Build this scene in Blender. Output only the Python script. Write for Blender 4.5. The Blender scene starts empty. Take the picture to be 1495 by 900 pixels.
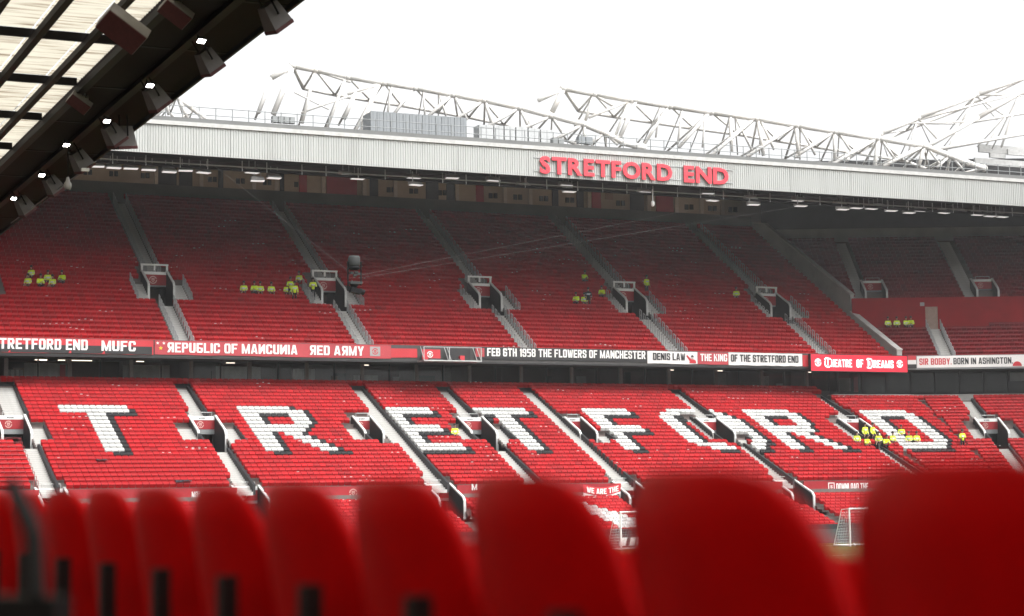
import bpy, math, random
import numpy as np
from mathutils import Vector, Matrix

random.seed(7)
rng = np.random.default_rng(7)
S = bpy.context.scene
COL = S.collection
R = math.radians

# ------------------------------------------------------------------ camera
# world origin = the photographer's eye; +X runs along the far stand, +Y goes towards it, pitch level is GZ
GZ = -3.65
FPX = 2789.8
C_RIGHT = Vector((0.9121441, -0.40964063, -0.01369981))
C_UP = Vector((-0.02741196, -0.0943198, 0.99516449))
C_FWD = Vector((0.40895197, 0.90735788, 0.0972623))
cam = bpy.data.cameras.new('camera')
cam.sensor_fit = 'HORIZONTAL'; cam.sensor_width = 36.0
cam.lens = FPX / 1495 * 36
cam.clip_start = 0.05; cam.clip_end = 6000
cam.dof.use_dof = True; cam.dof.focus_distance = 150.0; cam.dof.aperture_fstop = 2.4
co = bpy.data.objects.new('camera', cam); COL.objects.link(co)
m = Matrix.Identity(4)
for i, v in enumerate((C_RIGHT, C_UP, -C_FWD)):
    for j in range(3): m[j][i] = v[j]
co.matrix_world = m
S.camera = co

# ------------------------------------------------------------------ overcast sky, soft sun, exposure
SUN_EL, SUN_AZ = R(52), R(150)
w = bpy.data.worlds.new('World'); S.world = w; w.use_nodes = True
nt = w.node_tree; nt.nodes.clear()
sky = nt.nodes.new('ShaderNodeTexSky'); sky.sky_type = 'NISHITA'; sky.sun_disc = False
sky.sun_elevation = SUN_EL; sky.sun_rotation = SUN_AZ
sky.air_density = 1.0; sky.dust_density = 6.0; sky.ozone_density = 1.0
hs = nt.nodes.new('ShaderNodeHueSaturation'); hs.inputs['Saturation'].default_value = 0.05
bg = nt.nodes.new('ShaderNodeBackground'); bg.inputs['Strength'].default_value = 0.15
wo = nt.nodes.new('ShaderNodeOutputWorld')
nt.links.new(sky.outputs[0], hs.inputs['Color']); nt.links.new(hs.outputs[0], bg.inputs['Color']); nt.links.new(bg.outputs[0], wo.inputs[0])
sl = bpy.data.lights.new('sun', 'SUN'); sl.energy = 0.5; sl.angle = R(25); sl.color = (1, 0.97, 0.93)
so = bpy.data.objects.new('sun', sl); COL.objects.link(so)
# towards the sun: azimuth measured clockwise from +Y
sd = Vector((math.sin(SUN_AZ) * math.cos(SUN_EL), math.cos(SUN_AZ) * math.cos(SUN_EL), math.sin(SUN_EL)))
so.rotation_euler = sd.to_track_quat('Z', 'Y').to_euler()
S.view_settings.view_transform = 'Standard'; S.view_settings.look = 'None'
S.view_settings.gamma = 1.0; S.view_settings.use_curve_mapping = False
S.view_settings.exposure = 1.35
S.cycles.max_bounces = 6; S.cycles.diffuse_bounces = 3; S.cycles.glossy_bounces = 2
S.cycles.transmission_bounces = 4; S.cycles.transparent_max_bounces = 8; S.cycles.volume_bounces = 0
S.cycles.use_denoising = True

# ------------------------------------------------------------------ helpers
def ray(px, py):
    a, b = px - 747.5, 450 - py
    return np.array(C_RIGHT) * a + np.array(C_UP) * b + np.array(C_FWD) * FPX
def atY(px, py, Y): r = ray(px, py); return r * (Y / r[1])
def atX(px, py, X): r = ray(px, py); return r * (X / r[0])

MATS = {}
def mat(name, col, rough=0.6, var=0.12, scale=3.0, spec=0.5, emit=None, estr=1.0, metal=0.0, bump=0.0, dirt=None, attr=None, stretch=None):
    if name in MATS: return MATS[name]
    m = bpy.data.materials.new(name); m.use_nodes = True
    n, l = m.node_tree.nodes, m.node_tree.links
    b = n['Principled BSDF']
    b.inputs['Roughness'].default_value = rough; b.inputs['Metallic'].default_value = metal
    b.inputs['Specular IOR Level'].default_value = spec
    tc = n.new('ShaderNodeTexCoord'); nz = n.new('ShaderNodeTexNoise')
    nz.inputs['Scale'].default_value = scale; nz.inputs['Detail'].default_value = 5
    l.new(tc.outputs['Object'], nz.inputs['Vector'])
    mr = n.new('ShaderNodeMapRange'); mr.inputs[1].default_value = 0.3; mr.inputs[2].default_value = 0.7
    mr.inputs[3].default_value = 1 - var; mr.inputs[4].default_value = 1 + var
    l.new(nz.outputs[0], mr.inputs[0])
    mx = n.new('ShaderNodeVectorMath'); mx.operation = 'SCALE'
    mx.inputs[0].default_value = col
    src = mr.outputs[0]
    if attr:
        at = n.new('ShaderNodeAttribute'); at.attribute_name = attr
        ad = n.new('ShaderNodeMath'); ad.operation = 'ADD'; l.new(src, ad.inputs[0]); l.new(at.outputs['Fac'], ad.inputs[1]); src = ad.outputs[0]
        oi = n.new('ShaderNodeObjectInfo'); m2 = n.new('ShaderNodeMath'); m2.operation = 'MULTIPLY_ADD'
        m2.inputs[1].default_value = 0.14; l.new(oi.outputs['Random'], m2.inputs[0]); l.new(src, m2.inputs[2]); src = m2.outputs[0]
    l.new(src, mx.inputs['Scale'])
    out = mx.outputs[0]
    if dirt:
        n2 = n.new('ShaderNodeTexNoise'); n2.inputs['Scale'].default_value = dirt[1]; n2.inputs['Detail'].default_value = 8
        if stretch:
            mp = n.new('ShaderNodeMapping'); mp.inputs['Scale'].default_value = stretch; l.new(tc.outputs['Object'], mp.inputs[0]); l.new(mp.outputs[0], n2.inputs['Vector'])
        else: l.new(tc.outputs['Object'], n2.inputs['Vector'])
        r2 = n.new('ShaderNodeMapRange'); r2.inputs[1].default_value = 0.5; r2.inputs[2].default_value = 0.75
        r2.inputs[4].default_value = dirt[2]; l.new(n2.outputs[0], r2.inputs[0])
        mm = n.new('ShaderNodeMix'); mm.data_type = 'RGBA'; l.new(r2.outputs[0], mm.inputs[0]); l.new(out, mm.inputs[6])
        mm.inputs[7].default_value = (*dirt[0], 1); out = mm.outputs[2]
    l.new(out, b.inputs['Base Color'])
    if emit:
        b.inputs['Emission Color'].default_value = (*emit, 1); b.inputs['Emission Strength'].default_value = estr
    if bump:
        bp = n.new('ShaderNodeBump'); bp.inputs['Strength'].default_value = bump; bp.inputs['Distance'].default_value = 0.02
        l.new(nz.outputs[0], bp.inputs['Height']); l.new(bp.outputs[0], b.inputs['Normal'])
    MATS[name] = m
    return m

RED_SHADE = mat('red_plastic_baked_shade', (0.13, 0.003, 0.006), 0.5, 0.16, 0.5, 0.12, attr='tint')  # seat red darkened: the corner's shade is put into the colour
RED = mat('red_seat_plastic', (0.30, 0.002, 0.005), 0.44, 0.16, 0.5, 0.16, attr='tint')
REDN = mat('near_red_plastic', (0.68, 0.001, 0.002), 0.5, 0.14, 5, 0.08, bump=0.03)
WHT = mat('white_seat_plastic', (0.43, 0.43, 0.415), 0.45, 0.12, 2.0, 0.5, attr='tint')
BLK = mat('black_seat_plastic', (0.007, 0.007, 0.008), 0.5, 0.2, 2.0, 0.22, attr='tint')
CONC = mat('terrace_concrete', (0.16, 0.13, 0.12), 0.9, 0.25, 0.8, 0.2, bump=0.2)
STEP = mat('step_concrete', (0.45, 0.44, 0.42), 0.85, 0.14, 1.5, 0.3, dirt=((0.35, 0.34, 0.32), 2.0, 0.5))
WALLC = mat('grey_wall_paint', (0.36, 0.355, 0.335), 0.8, 0.12, 0.6, 0.3, dirt=((0.2, 0.19, 0.18), 0.7, 0.4))
CHAR = mat('charcoal_paint', (0.016, 0.016, 0.018), 0.6, 0.2, 1.5)
WPAINT = mat('white_paint', (0.78, 0.78, 0.76), 0.5, 0.06, 1.0)
STEEL = mat('galvanised_steel', (0.42, 0.43, 0.42), 0.45, 0.15, 2.0, metal=0.3)
RAILG = mat('rail_grey_paint', (0.34, 0.35, 0.35), 0.5, 0.2, 2.0)
GREY = mat('grey_panel', (0.22, 0.23, 0.23), 0.55, 0.1, 1.0)
REDP = mat('red_wall_paint', (0.30, 0.006, 0.012), 0.6, 0.12, 0.7, dirt=((0.25, 0.02, 0.02), 0.5, 0.35))
REDB = mat('red_vinyl_banner', (0.50, 0.025, 0.035), 0.55, 0.10, 0.5)
REDB2 = mat('faded_red_vinyl', (0.42, 0.045, 0.055), 0.6, 0.12, 0.5)
BLKB = mat('black_vinyl_banner', (0.02, 0.019, 0.02), 0.6, 0.2, 0.5)
WHTB = mat('white_vinyl_banner', (0.72, 0.70, 0.68), 0.6, 0.08, 0.5)
PRNW = mat('white_print', (0.80, 0.79, 0.76), 0.6, 0.05, 1.0)
PRNK = mat('black_print', (0.018, 0.018, 0.02), 0.6, 0.1, 1.0)
PRNR = mat('red_print', (0.5, 0.02, 0.03), 0.6, 0.1, 1.0)
PRNY = mat('yellow_print', (0.8, 0.55, 0.05), 0.6, 0.05, 1.0)
CLAD = mat('white_cladding', (0.37, 0.38, 0.365), 0.5, 0.05, 0.15, dirt=((0.25, 0.25, 0.235), 1.0, 0.45), stretch=(1.1, 1.1, .10))
TRUSS = mat('white_tube_paint', (0.68, 0.665, 0.635), 0.45, 0.08, 0.3, dirt=((0.55, 0.45, 0.34), 0.8, 0.3))
SIGNR = mat('sign_letter_red', (0.62, 0.03, 0.05), 0.4, 0.04, 1.0)
DARKM = mat('dark_steel', (0.004, 0.0025, 0.0025), 0.6, 0.2, 2.0, 0.12)
SOFF = mat('brown_soffit', (0.009, 0.0042, 0.0032), 0.8, 0.25, 0.8, 0.08, bump=0.1)
BEIGE = mat('beige_wall', (0.36, 0.27, 0.19), 0.8, 0.12, 0.5)
MAUVE = mat('mauve_partition', (0.085, 0.048, 0.048), 0.7, 0.15, 0.8)
CLOTH = mat('pale_cloth', (0.34, 0.34, 0.335), 0.85, 0.18, 1.2)
GRASS = mat('grass_turf', (0.075, 0.085, 0.022), 0.9, 0.3, 1.2, 0.2, bump=0.5, dirt=((0.12, 0.11, 0.04), 0.3, 0.5))
GROUND = mat('dark_ground', (0.09, 0.09, 0.085), 0.9, 0.2, 0.5)
HIVIS = mat('high_visibility_yellow', (0.72, 0.90, 0.03), 0.7, 0.12, 9, emit=None)
NAVY = mat('dark_navy_cloth', (0.012, 0.013, 0.02), 0.8, 0.2, 6)
SKIN = mat('skin', (0.42, 0.24, 0.17), 0.6, 0.08, 8)
HAIR = mat('dark_hair', (0.02, 0.015, 0.012), 0.6, 0.2, 20)
SILV = mat('reflective_tape', (0.65, 0.66, 0.66), 0.35, 0.05, 8)
GREYU = mat('plant_grey_cladding', (0.20, 0.215, 0.225), 0.5, 0.06, 0.6)
LAMP = mat('lamp_lens_lit', (0.9, 0.9, 0.88), 0.3, 0.02, 4, emit=(1, 0.96, 0.9), estr=9.0)
LENS = mat('lamp_lens', (0.75, 0.75, 0.74), 0.3, 0.05, 4, emit=(1, 0.98, 0.95), estr=0.25)
LEDR = mat('led_red', (0.30, 0.01, 0.02), 0.4, 0.02, 4, emit=(1.0, 0.035, 0.06), estr=0.42)
LEDW = mat('led_white', (0.7, 0.7, 0.7), 0.4, 0.02, 4, emit=(1, 0.95, 0.95), estr=0.55)
SPKR = mat('speaker_red_grille', (0.075, 0.014, 0.015), 0.7, 0.15, 12)
SPKB = mat('speaker_grey_shell', (0.12, 0.105, 0.10), 0.6, 0.1, 4)
NETM = mat('net_cord', (0.65, 0.65, 0.65), 0.8, 0.05, 4)
PLATE = mat('number_plate_white', (0.52, 0.50, 0.48), 0.5, 0.1, 4)

def glass_mat():
    m = bpy.data.materials.new('box_glass'); m.use_nodes = True
    n, l = m.node_tree.nodes, m.node_tree.links
    n.clear()
    o = n.new('ShaderNodeOutputMaterial'); mx = n.new('ShaderNodeMixShader'); t = n.new('ShaderNodeBsdfTransparent'); g = n.new('ShaderNodeBsdfGlossy')
    t.inputs[0].default_value = (0.72, 0.74, 0.74, 1); g.inputs['Roughness'].default_value = 0.06; g.inputs[0].default_value = (0.8, 0.82, 0.82, 1)
    mx.inputs[0].default_value = 0.022
    l.new(t.outputs[0], mx.inputs[1]); l.new(g.outputs[0], mx.inputs[2]); l.new(mx.outputs[0], o.inputs[0])
    return m
GLASS = glass_mat()
def sheet_mat():
    m = bpy.data.materials.new('translucent_roof_sheet'); m.use_nodes = True
    n, l = m.node_tree.nodes, m.node_tree.links; n.clear()
    o = n.new('ShaderNodeOutputMaterial'); mx = n.new('ShaderNodeMixShader'); t = n.new('ShaderNodeBsdfTranslucent'); d = n.new('ShaderNodeBsdfDiffuse')
    tc = n.new('ShaderNodeTexCoord'); mp = n.new('ShaderNodeMapping'); mp.inputs['Scale'].default_value = (0.35, 5.0, 1)
    nz = n.new('ShaderNodeTexNoise'); nz.inputs['Scale'].default_value = 1.6; nz.inputs['Detail'].default_value = 6
    cr = n.new('ShaderNodeValToRGB')
    cr.color_ramp.elements[0].position = 0.30; cr.color_ramp.elements[0].color = (0.20, 0.15, 0.10, 1)
    cr.color_ramp.elements[1].position = 0.52; cr.color_ramp.elements[1].color = (0.54, 0.505, 0.415, 1)
    l.new(tc.outputs['Object'], mp.inputs[0]); l.new(mp.outputs[0], nz.inputs['Vector']); l.new(nz.outputs[0], cr.inputs[0])
    l.new(cr.outputs[0], t.inputs[0]); l.new(cr.outputs[0], d.inputs[0]); mx.inputs[0].default_value = 0.25
    l.new(t.outputs[0], mx.inputs[1]); l.new(d.outputs[0], mx.inputs[2]); l.new(mx.outputs[0], o.inputs[0])
    return m
SHEET = sheet_mat()

class MB:
    def __init__(s): s.v = []; s.f = []; s.mi = []
    def add(s, vs, fs, mi=0):
        b = len(s.v); s.v += [tuple(map(float, p)) for p in vs]; s.f += [tuple(i + b for i in q) for q in fs]; s.mi += [mi] * len(fs); return s
    def box(s, x0, x1, y0, y1, z0, z1, mi=0):
        return s.add([(x, y, z) for z in (z0, z1) for y in (y0, y1) for x in (x0, x1)],
                     [(0, 2, 3, 1), (4, 5, 7, 6), (0, 1, 5, 4), (2, 6, 7, 3), (0, 4, 6, 2), (1, 3, 7, 5)], mi)
    def bar(s, p, q, wd, ht, up=(0, 0, 1), mi=0):
        p, q = np.array(p, float), np.array(q, float); d = q - p; d /= np.linalg.norm(d)
        up = np.array(up, float); a = np.cross(d, up)
        if np.linalg.norm(a) < 1e-4: a = np.cross(d, (1, 0, 0))
        a /= np.linalg.norm(a); c = np.cross(a, d)
        vs = [e + i * a * wd / 2 + j * c * ht / 2 for e in (p, q) for j in (-1, 1) for i in (-1, 1)]
        return s.add(vs, [(0, 2, 3, 1), (4, 5, 7, 6), (0, 1, 5, 4), (2, 6, 7, 3), (0, 4, 6, 2), (1, 3, 7, 5)], mi)
    def tube(s, p, q, r, n=8, r2=None, mi=0):
        p, q = np.array(p, float), np.array(q, float); d = q - p; L = np.linalg.norm(d); d /= L
        a = np.cross(d, (0, 0, 1) if abs(d[2]) < 0.9 else (1, 0, 0)); a /= np.linalg.norm(a); c = np.cross(d, a)
        r2 = r if r2 is None else r2
        vs = [e + rr * (math.cos(2 * math.pi * k / n) * a + math.sin(2 * math.pi * k / n) * c) for e, rr in ((p, r), (q, r2)) for k in range(n)]
        fs = [(k, (k + 1) % n, n + (k + 1) % n, n + k) for k in range(n)] + [tuple(range(n))[::-1], tuple(range(n, 2 * n))]
        return s.add(vs, fs, mi)
    def prism(s, pts, x0, x1, mi=0):        # polygon in (y, z), extruded along x
        n = len(pts)
        vs = [(x0, y, z) for y, z in pts] + [(x1, y, z) for y, z in pts]
        fs = [(k, (k + 1) % n, n + (k + 1) % n, n + k) for k in range(n)] + [tuple(range(n))[::-1], tuple(range(n, 2 * n))]
        return s.add(vs, fs, mi)
    def lathe(s, prof, n=12, c=(0, 0, 0), mi=0):
        vs = [(c[0] + r * math.cos(2 * math.pi * k / n), c[1] + r * math.sin(2 * math.pi * k / n), c[2] + z) for r, z in prof for k in range(n)]
        fs = [(i * n + k, i * n + (k + 1) % n, (i + 1) * n + (k + 1) % n, (i + 1) * n + k) for i in range(len(prof) - 1) for k in range(n)]
        return s.add(vs, fs, mi)
    def mesh(s, name, mats, smooth=False):
        me = bpy.data.meshes.new(name); me.from_pydata(s.v, [], s.f)
        for mm in (mats if isinstance(mats, (list, tuple)) else [mats]): me.materials.append(mm)
        if any(s.mi): me.polygons.foreach_set('material_index', s.mi)
        if smooth: me.polygons.foreach_set('use_smooth', [True] * len(me.polygons))
        me.update(); return me

def link(name, me, parent=None, loc=None, rz=0.0):
    o = bpy.data.objects.new(name, me); COL.objects.link(o)
    if parent is not None: o.parent = parent
    if loc is not None: o.location = tuple(map(float, loc))
    if rz: o.rotation_euler = (0, 0, rz)
    return o
def tag(o, label=None, cat=None, group=None, kind=None):
    if label: o['label'] = label
    if cat: o['category'] = cat
    if group: o['group'] = group
    if kind: o['kind'] = kind
    return o
def thing(name, label, cat, loc=(0, 0, 0), rz=0.0, group=None):
    return tag(link(name, None, None, loc, rz), label, cat, group)
def struct(name, me, label=None): return tag(link(name, me), label, None, None, 'structure')
def wpart(name, mb, mats, t, smooth=False, parent=None):   # mesh given in world coordinates under an unrotated thing
    o = link(name, mb.mesh(name, mats, smooth), t if parent is None else parent)
    if parent is None: o.location = (-t.location[0], -t.location[1], -t.location[2])
    return o

# glyphs of the built-in font, boldened, made while the scene is small
GLY = {}
def make_glyphs(chars, off, key):
    cu = bpy.data.curves.new('glyph', 'FONT'); cu.dimensions = '2D'; cu.fill_mode = 'FRONT'; cu.size = 1.0; cu.resolution_u = 3
    o = bpy.data.objects.new('glyph', cu); COL.objects.link(o)
    for ch in chars:
        cu.body = ch; cu.offset = off
        dg = bpy.context.evaluated_depsgraph_get(); dg.update()
        me = bpy.data.meshes.new_from_object(o.evaluated_get(dg))
        v = np.array([x.co[:2] for x in me.vertices]) if len(me.vertices) else np.zeros((0, 2))
        f = [tuple(p.vertices) for p in me.polygons]
        GLY[(key, ch)] = (v, f)
        bpy.data.meshes.remove(me)
    bpy.data.objects.remove(o); bpy.data.curves.remove(cu)

def block_font():
    """heavy condensed block capitals, each glyph a list of polygons in a unit box (x may be wider)"""
    a, b, c = .34, .17, .16
    def rc(x0, x1, y0, y1): return [(x0, y0), (x1, y0), (x1, y1), (x0, y1)]
    top = [(0, 1 - c), (1, 1 - c), (.86, 1), (.14, 1)]; bot = [(.14, 0), (.86, 0), (1, c), (0, c)]
    L, Rr = rc(0, a, c, 1 - c), rc(1 - a, 1, c, 1 - c)
    topD = [(a, 1 - c), (1, 1 - c), (.84, 1), (a, 1)]; botD = [(a, 0), (.84, 0), (1, c), (a, c)]
    full = rc(0, a, 0, 1); fullR = rc(1 - a, 1, 0, 1)
    m = .5
    P_ = [full, topD, rc(1 - a, 1, .58, 1 - c), [(a, .42), (.84, .42), (1, .58), (a, .58)]]
    G = {'O': [L, Rr, top, bot], '0': [L, Rr, top, bot], 'C': [L, top, bot, rc(1 - a, 1, .64, 1 - c), rc(1 - a, 1, c, .36)],
         'G': [L, top, bot, rc(1 - a, 1, .66, 1 - c), rc(1 - a, 1, c, .52), rc(.55, 1 - a, .40, .52)],
         'D': [full, topD, botD, Rr], 'U': [rc(0, a, c, 1), rc(1 - a, 1, c, 1), bot],
         'E': [full, rc(a, .95, 1 - b, 1), rc(a, .86, .42, .58), rc(a, .95, 0, b)], 'F': [full, rc(a, .95, 1 - b, 1), rc(a, .84, .42, .58)], 'L': [full, rc(a, .92, 0, b)],
         'T': [rc(-.05, 1.05, 1 - b, 1), rc(.5 - a / 2, .5 + a / 2, 0, 1 - b)], 'I': [rc(0, a, 0, 1)], 'H': [full, fullR, rc(a, 1 - a, .42, .58)],
         'P': P_, 'R': P_ + [[(.36, .42), (.70, .42), (1.04, 0), (.68, 0)]],
         'B': [full, topD, [(a, 0), (.84, 0), (1, c), (a, c)], rc(1 - a, 1, .58, 1 - c), rc(1 - a, 1, c, .44), [(a, .44), (1, .44), (.9, .51), (1, .58), (a, .58)]],
         'S': [top, bot, rc(0, a, .60, 1 - c), rc(1 - a, 1, c, .40), [(0, .60), (a, .60), (1, .40), (1 - a, .40), (.10, .48)], rc(0, a, c, .34), rc(1 - a, 1, .66, 1 - c), [(a, .60), (.9, .52), (1, .40)]],
         'A': [[(0, 0), (.33, 0), (.62, 1), (.33, 1)], [(.77, 0), (1.10, 0), (.77, 1), (.62, 1), (.55, .76)], [(.28, .17), (.80, .17), (.76, .32), (.33, .32)]],
         'M': [rc(0, .32, 0, 1), rc(1.0, 1.32, 0, 1), [(.32, 1), (.32, .52), (.55, 0), (.66, .30)], [(1.0, 1), (.66, .30), (.77, 0), (1.0, .52)], [(.55, 0), (.77, 0), (.66, .30)]],
         'N': [rc(0, .31, 0, 1), rc(.77, 1.08, 0, 1), [(.31, 1), (.31, .45), (.77, 0), (.77, .55)]], 'И': [rc(0, .31, 0, 1), rc(.77, 1.08, 0, 1), [(.31, .55), (.31, 0), (.77, .45), (.77, 1)]],
         'K': [full, [(a, .62), (a, .36), (.72, 1), (1.06, 1)], [(.46, .58), (.66, .68), (1.08, 0), (.72, 0)]],
         'W': [[(0, 1), (.30, 1), (.45, .3), (.45, 0), (.22, 0)], [(.45, 0), (.45, .3), (.58, .95), (.80, .95), (.72, .5), (.62, 0)], [(.72, .5), (.80, .95), (.93, .3), (.93, 0), (.74, 0)], [(1.38, 1), (1.08, 1), (.93, .3), (.93, 0), (1.16, 0)]],
         'Y': [[(0, 1), (.34, 1), (.53, .62), (.36, .40)], [(.72, 1), (1.06, 1), (.70, .40), (.53, .62)], [(.36, .40), (.53, .62), (.70, .40), (.70, 0), (.36, 0)]],
         '.': [rc(0, .28, 0, .18)], '1': [rc(.2, .54, 0, 1), [(0, .70), (.2, .78), (.2, 1)]], '5': [rc(0, 1, 1 - b, 1), rc(0, a, .46, 1 - b), [(0, .46), (.9, .46), (.9, .62), (0, .62)], rc(1 - a, 1, c, .56), bot],
         '6': [L, top, bot, rc(1 - a, 1, c, .56), rc(a, 1 - a, .44, .58), rc(1 - a, 1, .70, 1 - c)], '8': [rc(0, a, c, .45), rc(0, a, .57, 1 - c), rc(1 - a, 1, c, .45), rc(1 - a, 1, .57, 1 - c), top, bot, rc(.06, .94, .44, .58)],
         '9': [rc(0, a, .44, 1 - c), Rr, top, bot, rc(a, 1 - a, .42, .56), rc(0, a, c, .30)], '2': [top, rc(0, a, .68, 1 - c), rc(1 - a, 1, .56, 1 - c), [(1 - a, .56), (1, .56), (.42, b), (0, b)], rc(0, 1, 0, b)],
         '3': [top, bot, rc(1 - a, 1, .56, 1 - c), rc(1 - a, 1, c, .46), rc(.4, .95, .44, .58), rc(0, a, c, .34), rc(0, a, .66, 1 - c)], '4': [rc(.5, .84, 0, 1), rc(0, .5, .2, .36), [(0, .36), (.3, .36), (.5, 1), (.3, 1)]]}
    G['Я'] = [[(1 - x, y) for x, y in q][::-1] for q in G['R']]
    G['Б'] = [rc(0, a, c, .9), rc(0, .95, 1 - b, 1), rc(a, 1 - a, .42, .56), rc(1 - a, 1, c, .52), bot]
    for ch, polys in G.items():
        v = []; f = []; k = []
        for i, q in enumerate(polys):
            f.append(tuple(range(len(v), len(v) + len(q)))); v += q; k += [i] * len(q)
        GLY[('b', ch)] = (np.array(v, float), f, np.array(k, float))
block_font()
make_glyphs('STREFODN', 0.036, 's')
def layout(s, key='b', gap=None, space=None):
    gap = (.16 if key == 'b' else .05) if gap is None else gap; space = (.55 if key == 'b' else .3) if space is None else space
    x = 0; out = []
    caps = GLY[(key, 'E')][0]; y0, y1 = caps[:, 1].min(), caps[:, 1].max()
    for ch in s:
        if ch == ' ': x += space; continue
        v, f = GLY[(key, ch)][:2]
        kk = GLY[(key, ch)][2] if len(GLY[(key, ch)]) > 2 else np.zeros(len(v))
        a, b = v[:, 0].min(), v[:, 0].max()
        u = np.column_stack((v, kk)); u[:, 0] += x - a; u[:, 1] = (u[:, 1] - y0) / (y1 - y0); out.append((u, f)); x += b - a + gap
    W = x - gap
    for u, f in out: u[:, 0] /= W
    return out
def text_mb(s, x0, z0, W, H, y, key='b', gap=None, space=None, mb=None, shear=0.0):
    mb = mb or MB()
    for u, f in layout(s, key, gap, space):
        mb.add([(x0 + W * a + shear * H * b, y - .002 * k_, z0 + H * b) for a, b, k_ in u], [tuple(q) for q in f])
    return mb
def crest_mb(cx, cz, r, y, mb=None):
    """round badge: outer ring with a gap, shield in the middle and two side scrolls"""
    mb = mb or MB(); n = 18
    for k in range(n):
        if k in (0, 9): continue
        a, b = 2 * math.pi * k / n, 2 * math.pi * (k + 1) / n
        mb.add([(cx + r * math.cos(a), y, cz + r * math.sin(a)), (cx + r * math.cos(b), y, cz + r * math.sin(b)),
                (cx + .74 * r * math.cos(b), y, cz + .74 * r * math.sin(b)), (cx + .74 * r * math.cos(a), y, cz + .74 * r * math.sin(a))], [(0, 1, 2, 3)])
    mb.add([(cx + p * r, y, cz + q * r) for p, q in ((-.38, .5), (-.18, .5), (-.18, -.2), (0, -.38), (0, -.62), (-.38, -.22))], [(0, 1, 2, 3, 4, 5)])
    mb.add([(cx - p * r, y, cz + q * r) for p, q in ((-.38, .5), (-.18, .5), (-.18, -.2), (0, -.38), (0, -.62), (-.38, -.22))], [(5, 4, 3, 2, 1, 0)])
    mb.add([(cx - .14 * r, y, cz + .45 * r), (cx + .14 * r, y, cz + .45 * r), (cx + .1 * r, y, cz - .1 * r), (cx - .1 * r, y, cz - .1 * r)], [(0, 1, 2, 3)])
    return mb

# ------------------------------------------------------------------ ground and pitch
struct('ground', MB().add([(-260, -260, GZ - .02), (260, -260, GZ - .02), (260, 260, GZ - .02), (-260, 260, GZ - .02)], [(0, 1, 2, 3)]).mesh('ground', GROUND))
struct('pitch', MB().add([(14, -20, GZ), (130, -20, GZ), (130, 112.8, GZ), (14, 112.8, GZ)], [(0, 1, 2, 3)]).mesh('pitch', GRASS))
lines = MB()
lines.add([(20, 108.2, GZ + .004), (88, 108.2, GZ + .004), (88, 108.32, GZ + .004), (20, 108.32, GZ + .004)], [(0, 1, 2, 3)])
lines.add([(60, 91.5, GZ + .004), (84, 91.5, GZ + .004), (84, 91.62, GZ + .004), (60, 91.62, GZ + .004)], [(0, 1, 2, 3)])
struct('pitch_markings', lines.mesh('pitch_markings', WPAINT))

# ------------------------------------------------------------------ terraces
VOMS = [(22.2, 24.2, 'at the left edge of the frame'), (36.1, 38.13, 'between the first white T and the white R'), (48.89, 50.34, 'narrow, between the white R and the white E'),
        (57.57, 59.67, 'between the white E and the second white T'), (66.89, 68.34, 'narrow, left of the white F'), (78.97, 80.97, 'inside the white letter O'), (93.03, 95.15, 'left of the white D beside standing stewards')]
FVX = [23.9, 37.15, 51.35, 66.4, 80.4]
UX = [22.3, 36.85, 51.35, 65.55, 79.75, 94.75]
LT, LR = 0.665, 0.30                 # lower tier tread and riser
UT, UR = 0.65, 0.41                  # upper tier tread and riser
FT, FR = 0.665, 0.225                # front section
SP = 0.46                            # seat pitch
class Seg:
    def __init__(s, o, ang): s.o = np.array(o, float); s.a = R(ang); s.u = np.array((math.cos(s.a), math.sin(s.a))); s.v = np.array((-math.sin(s.a), math.cos(s.a)))
    def P(s, a, t, z): p = s.o + a * s.u + t * s.v; return (p[0], p[1], z)
LA = Seg((0, 140), 0); LB = Seg((95.3, 140), -6)
LC = Seg(LB.P(8.2, 0, 0)[:2], -21)
UA = Seg((0, 142), 0); UC = Seg((102.6, 142), -24)
def lrow(n): return (0.0 - LT * n, 6.13 - LR * n)      # (t of seat back, floor z) of lower tier row n (0 = top row of the letters)
def urow(n): return (0.65 + UT * n, 11.30 + UR * n)    # upper tier row n counted from the front
def lim_lower(seg, t):
    if seg is LA: return 8.0, 95.3 + .052 * t
    if seg is LB: return -.052 * t, 8.2 + .13 * t
    return -.13 * t, 14.0
def spans(a0, a1, holes):
    out = []; x = a0
    for h0, h1 in sorted(holes):
        if h1 <= x or h0 >= a1: continue
        if h0 > x: out.append((x, h0))
        x = max(x, h1)
    if x < a1: out.append((x, a1))
    return out
def steps_mesh(name, seg, rows, lims, rowfn, tread, rise, holes=lambda n: []):
    mb = MB()
    for n in rows:
      t, z = rowfn(n)
      for a0, a1 in spans(*lims(t), holes(n)):
        tf, tb = t + .07 - tread, t + .07
        q = [seg.P(a0, tf, z), seg.P(a1, tf, z), seg.P(a1, tb, z), seg.P(a0, tb, z), seg.P(a0, tf, z - rise - .12), seg.P(a1, tf, z - rise - .12)]
        mb.add(q, [(0, 1, 2, 3), (4, 5, 1, 0)])
    return mb.mesh(name, CONC)
def lower_holes(seg, n):
    h = []
    if seg is LA and 2 <= n <= 9: h += [(a, b) for a, b, _ in VOMS]
    if seg is LA and n >= 18: h += [(f - .85, f + 1.05) for f in FVX]
    if seg is LC and 2 <= n <= 9: h += [(3.25, 5.35)]
    return h
for seg, nm in ((LA, 'lower_terrace'), (LB, 'lower_terrace'), (LC, 'lower_terrace')):
    struct(nm, steps_mesh(nm, seg, range(-8 if seg is LA else -6, 21), lambda t, s=seg: lim_lower(s, t), lrow, LT, LR, lambda n, s=seg: lower_holes(s, n)))
def frow(n): return (-14.3 - FT * n, -0.95 - FR * n)
def lim_front(t): return (8.0, 93.5)
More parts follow.
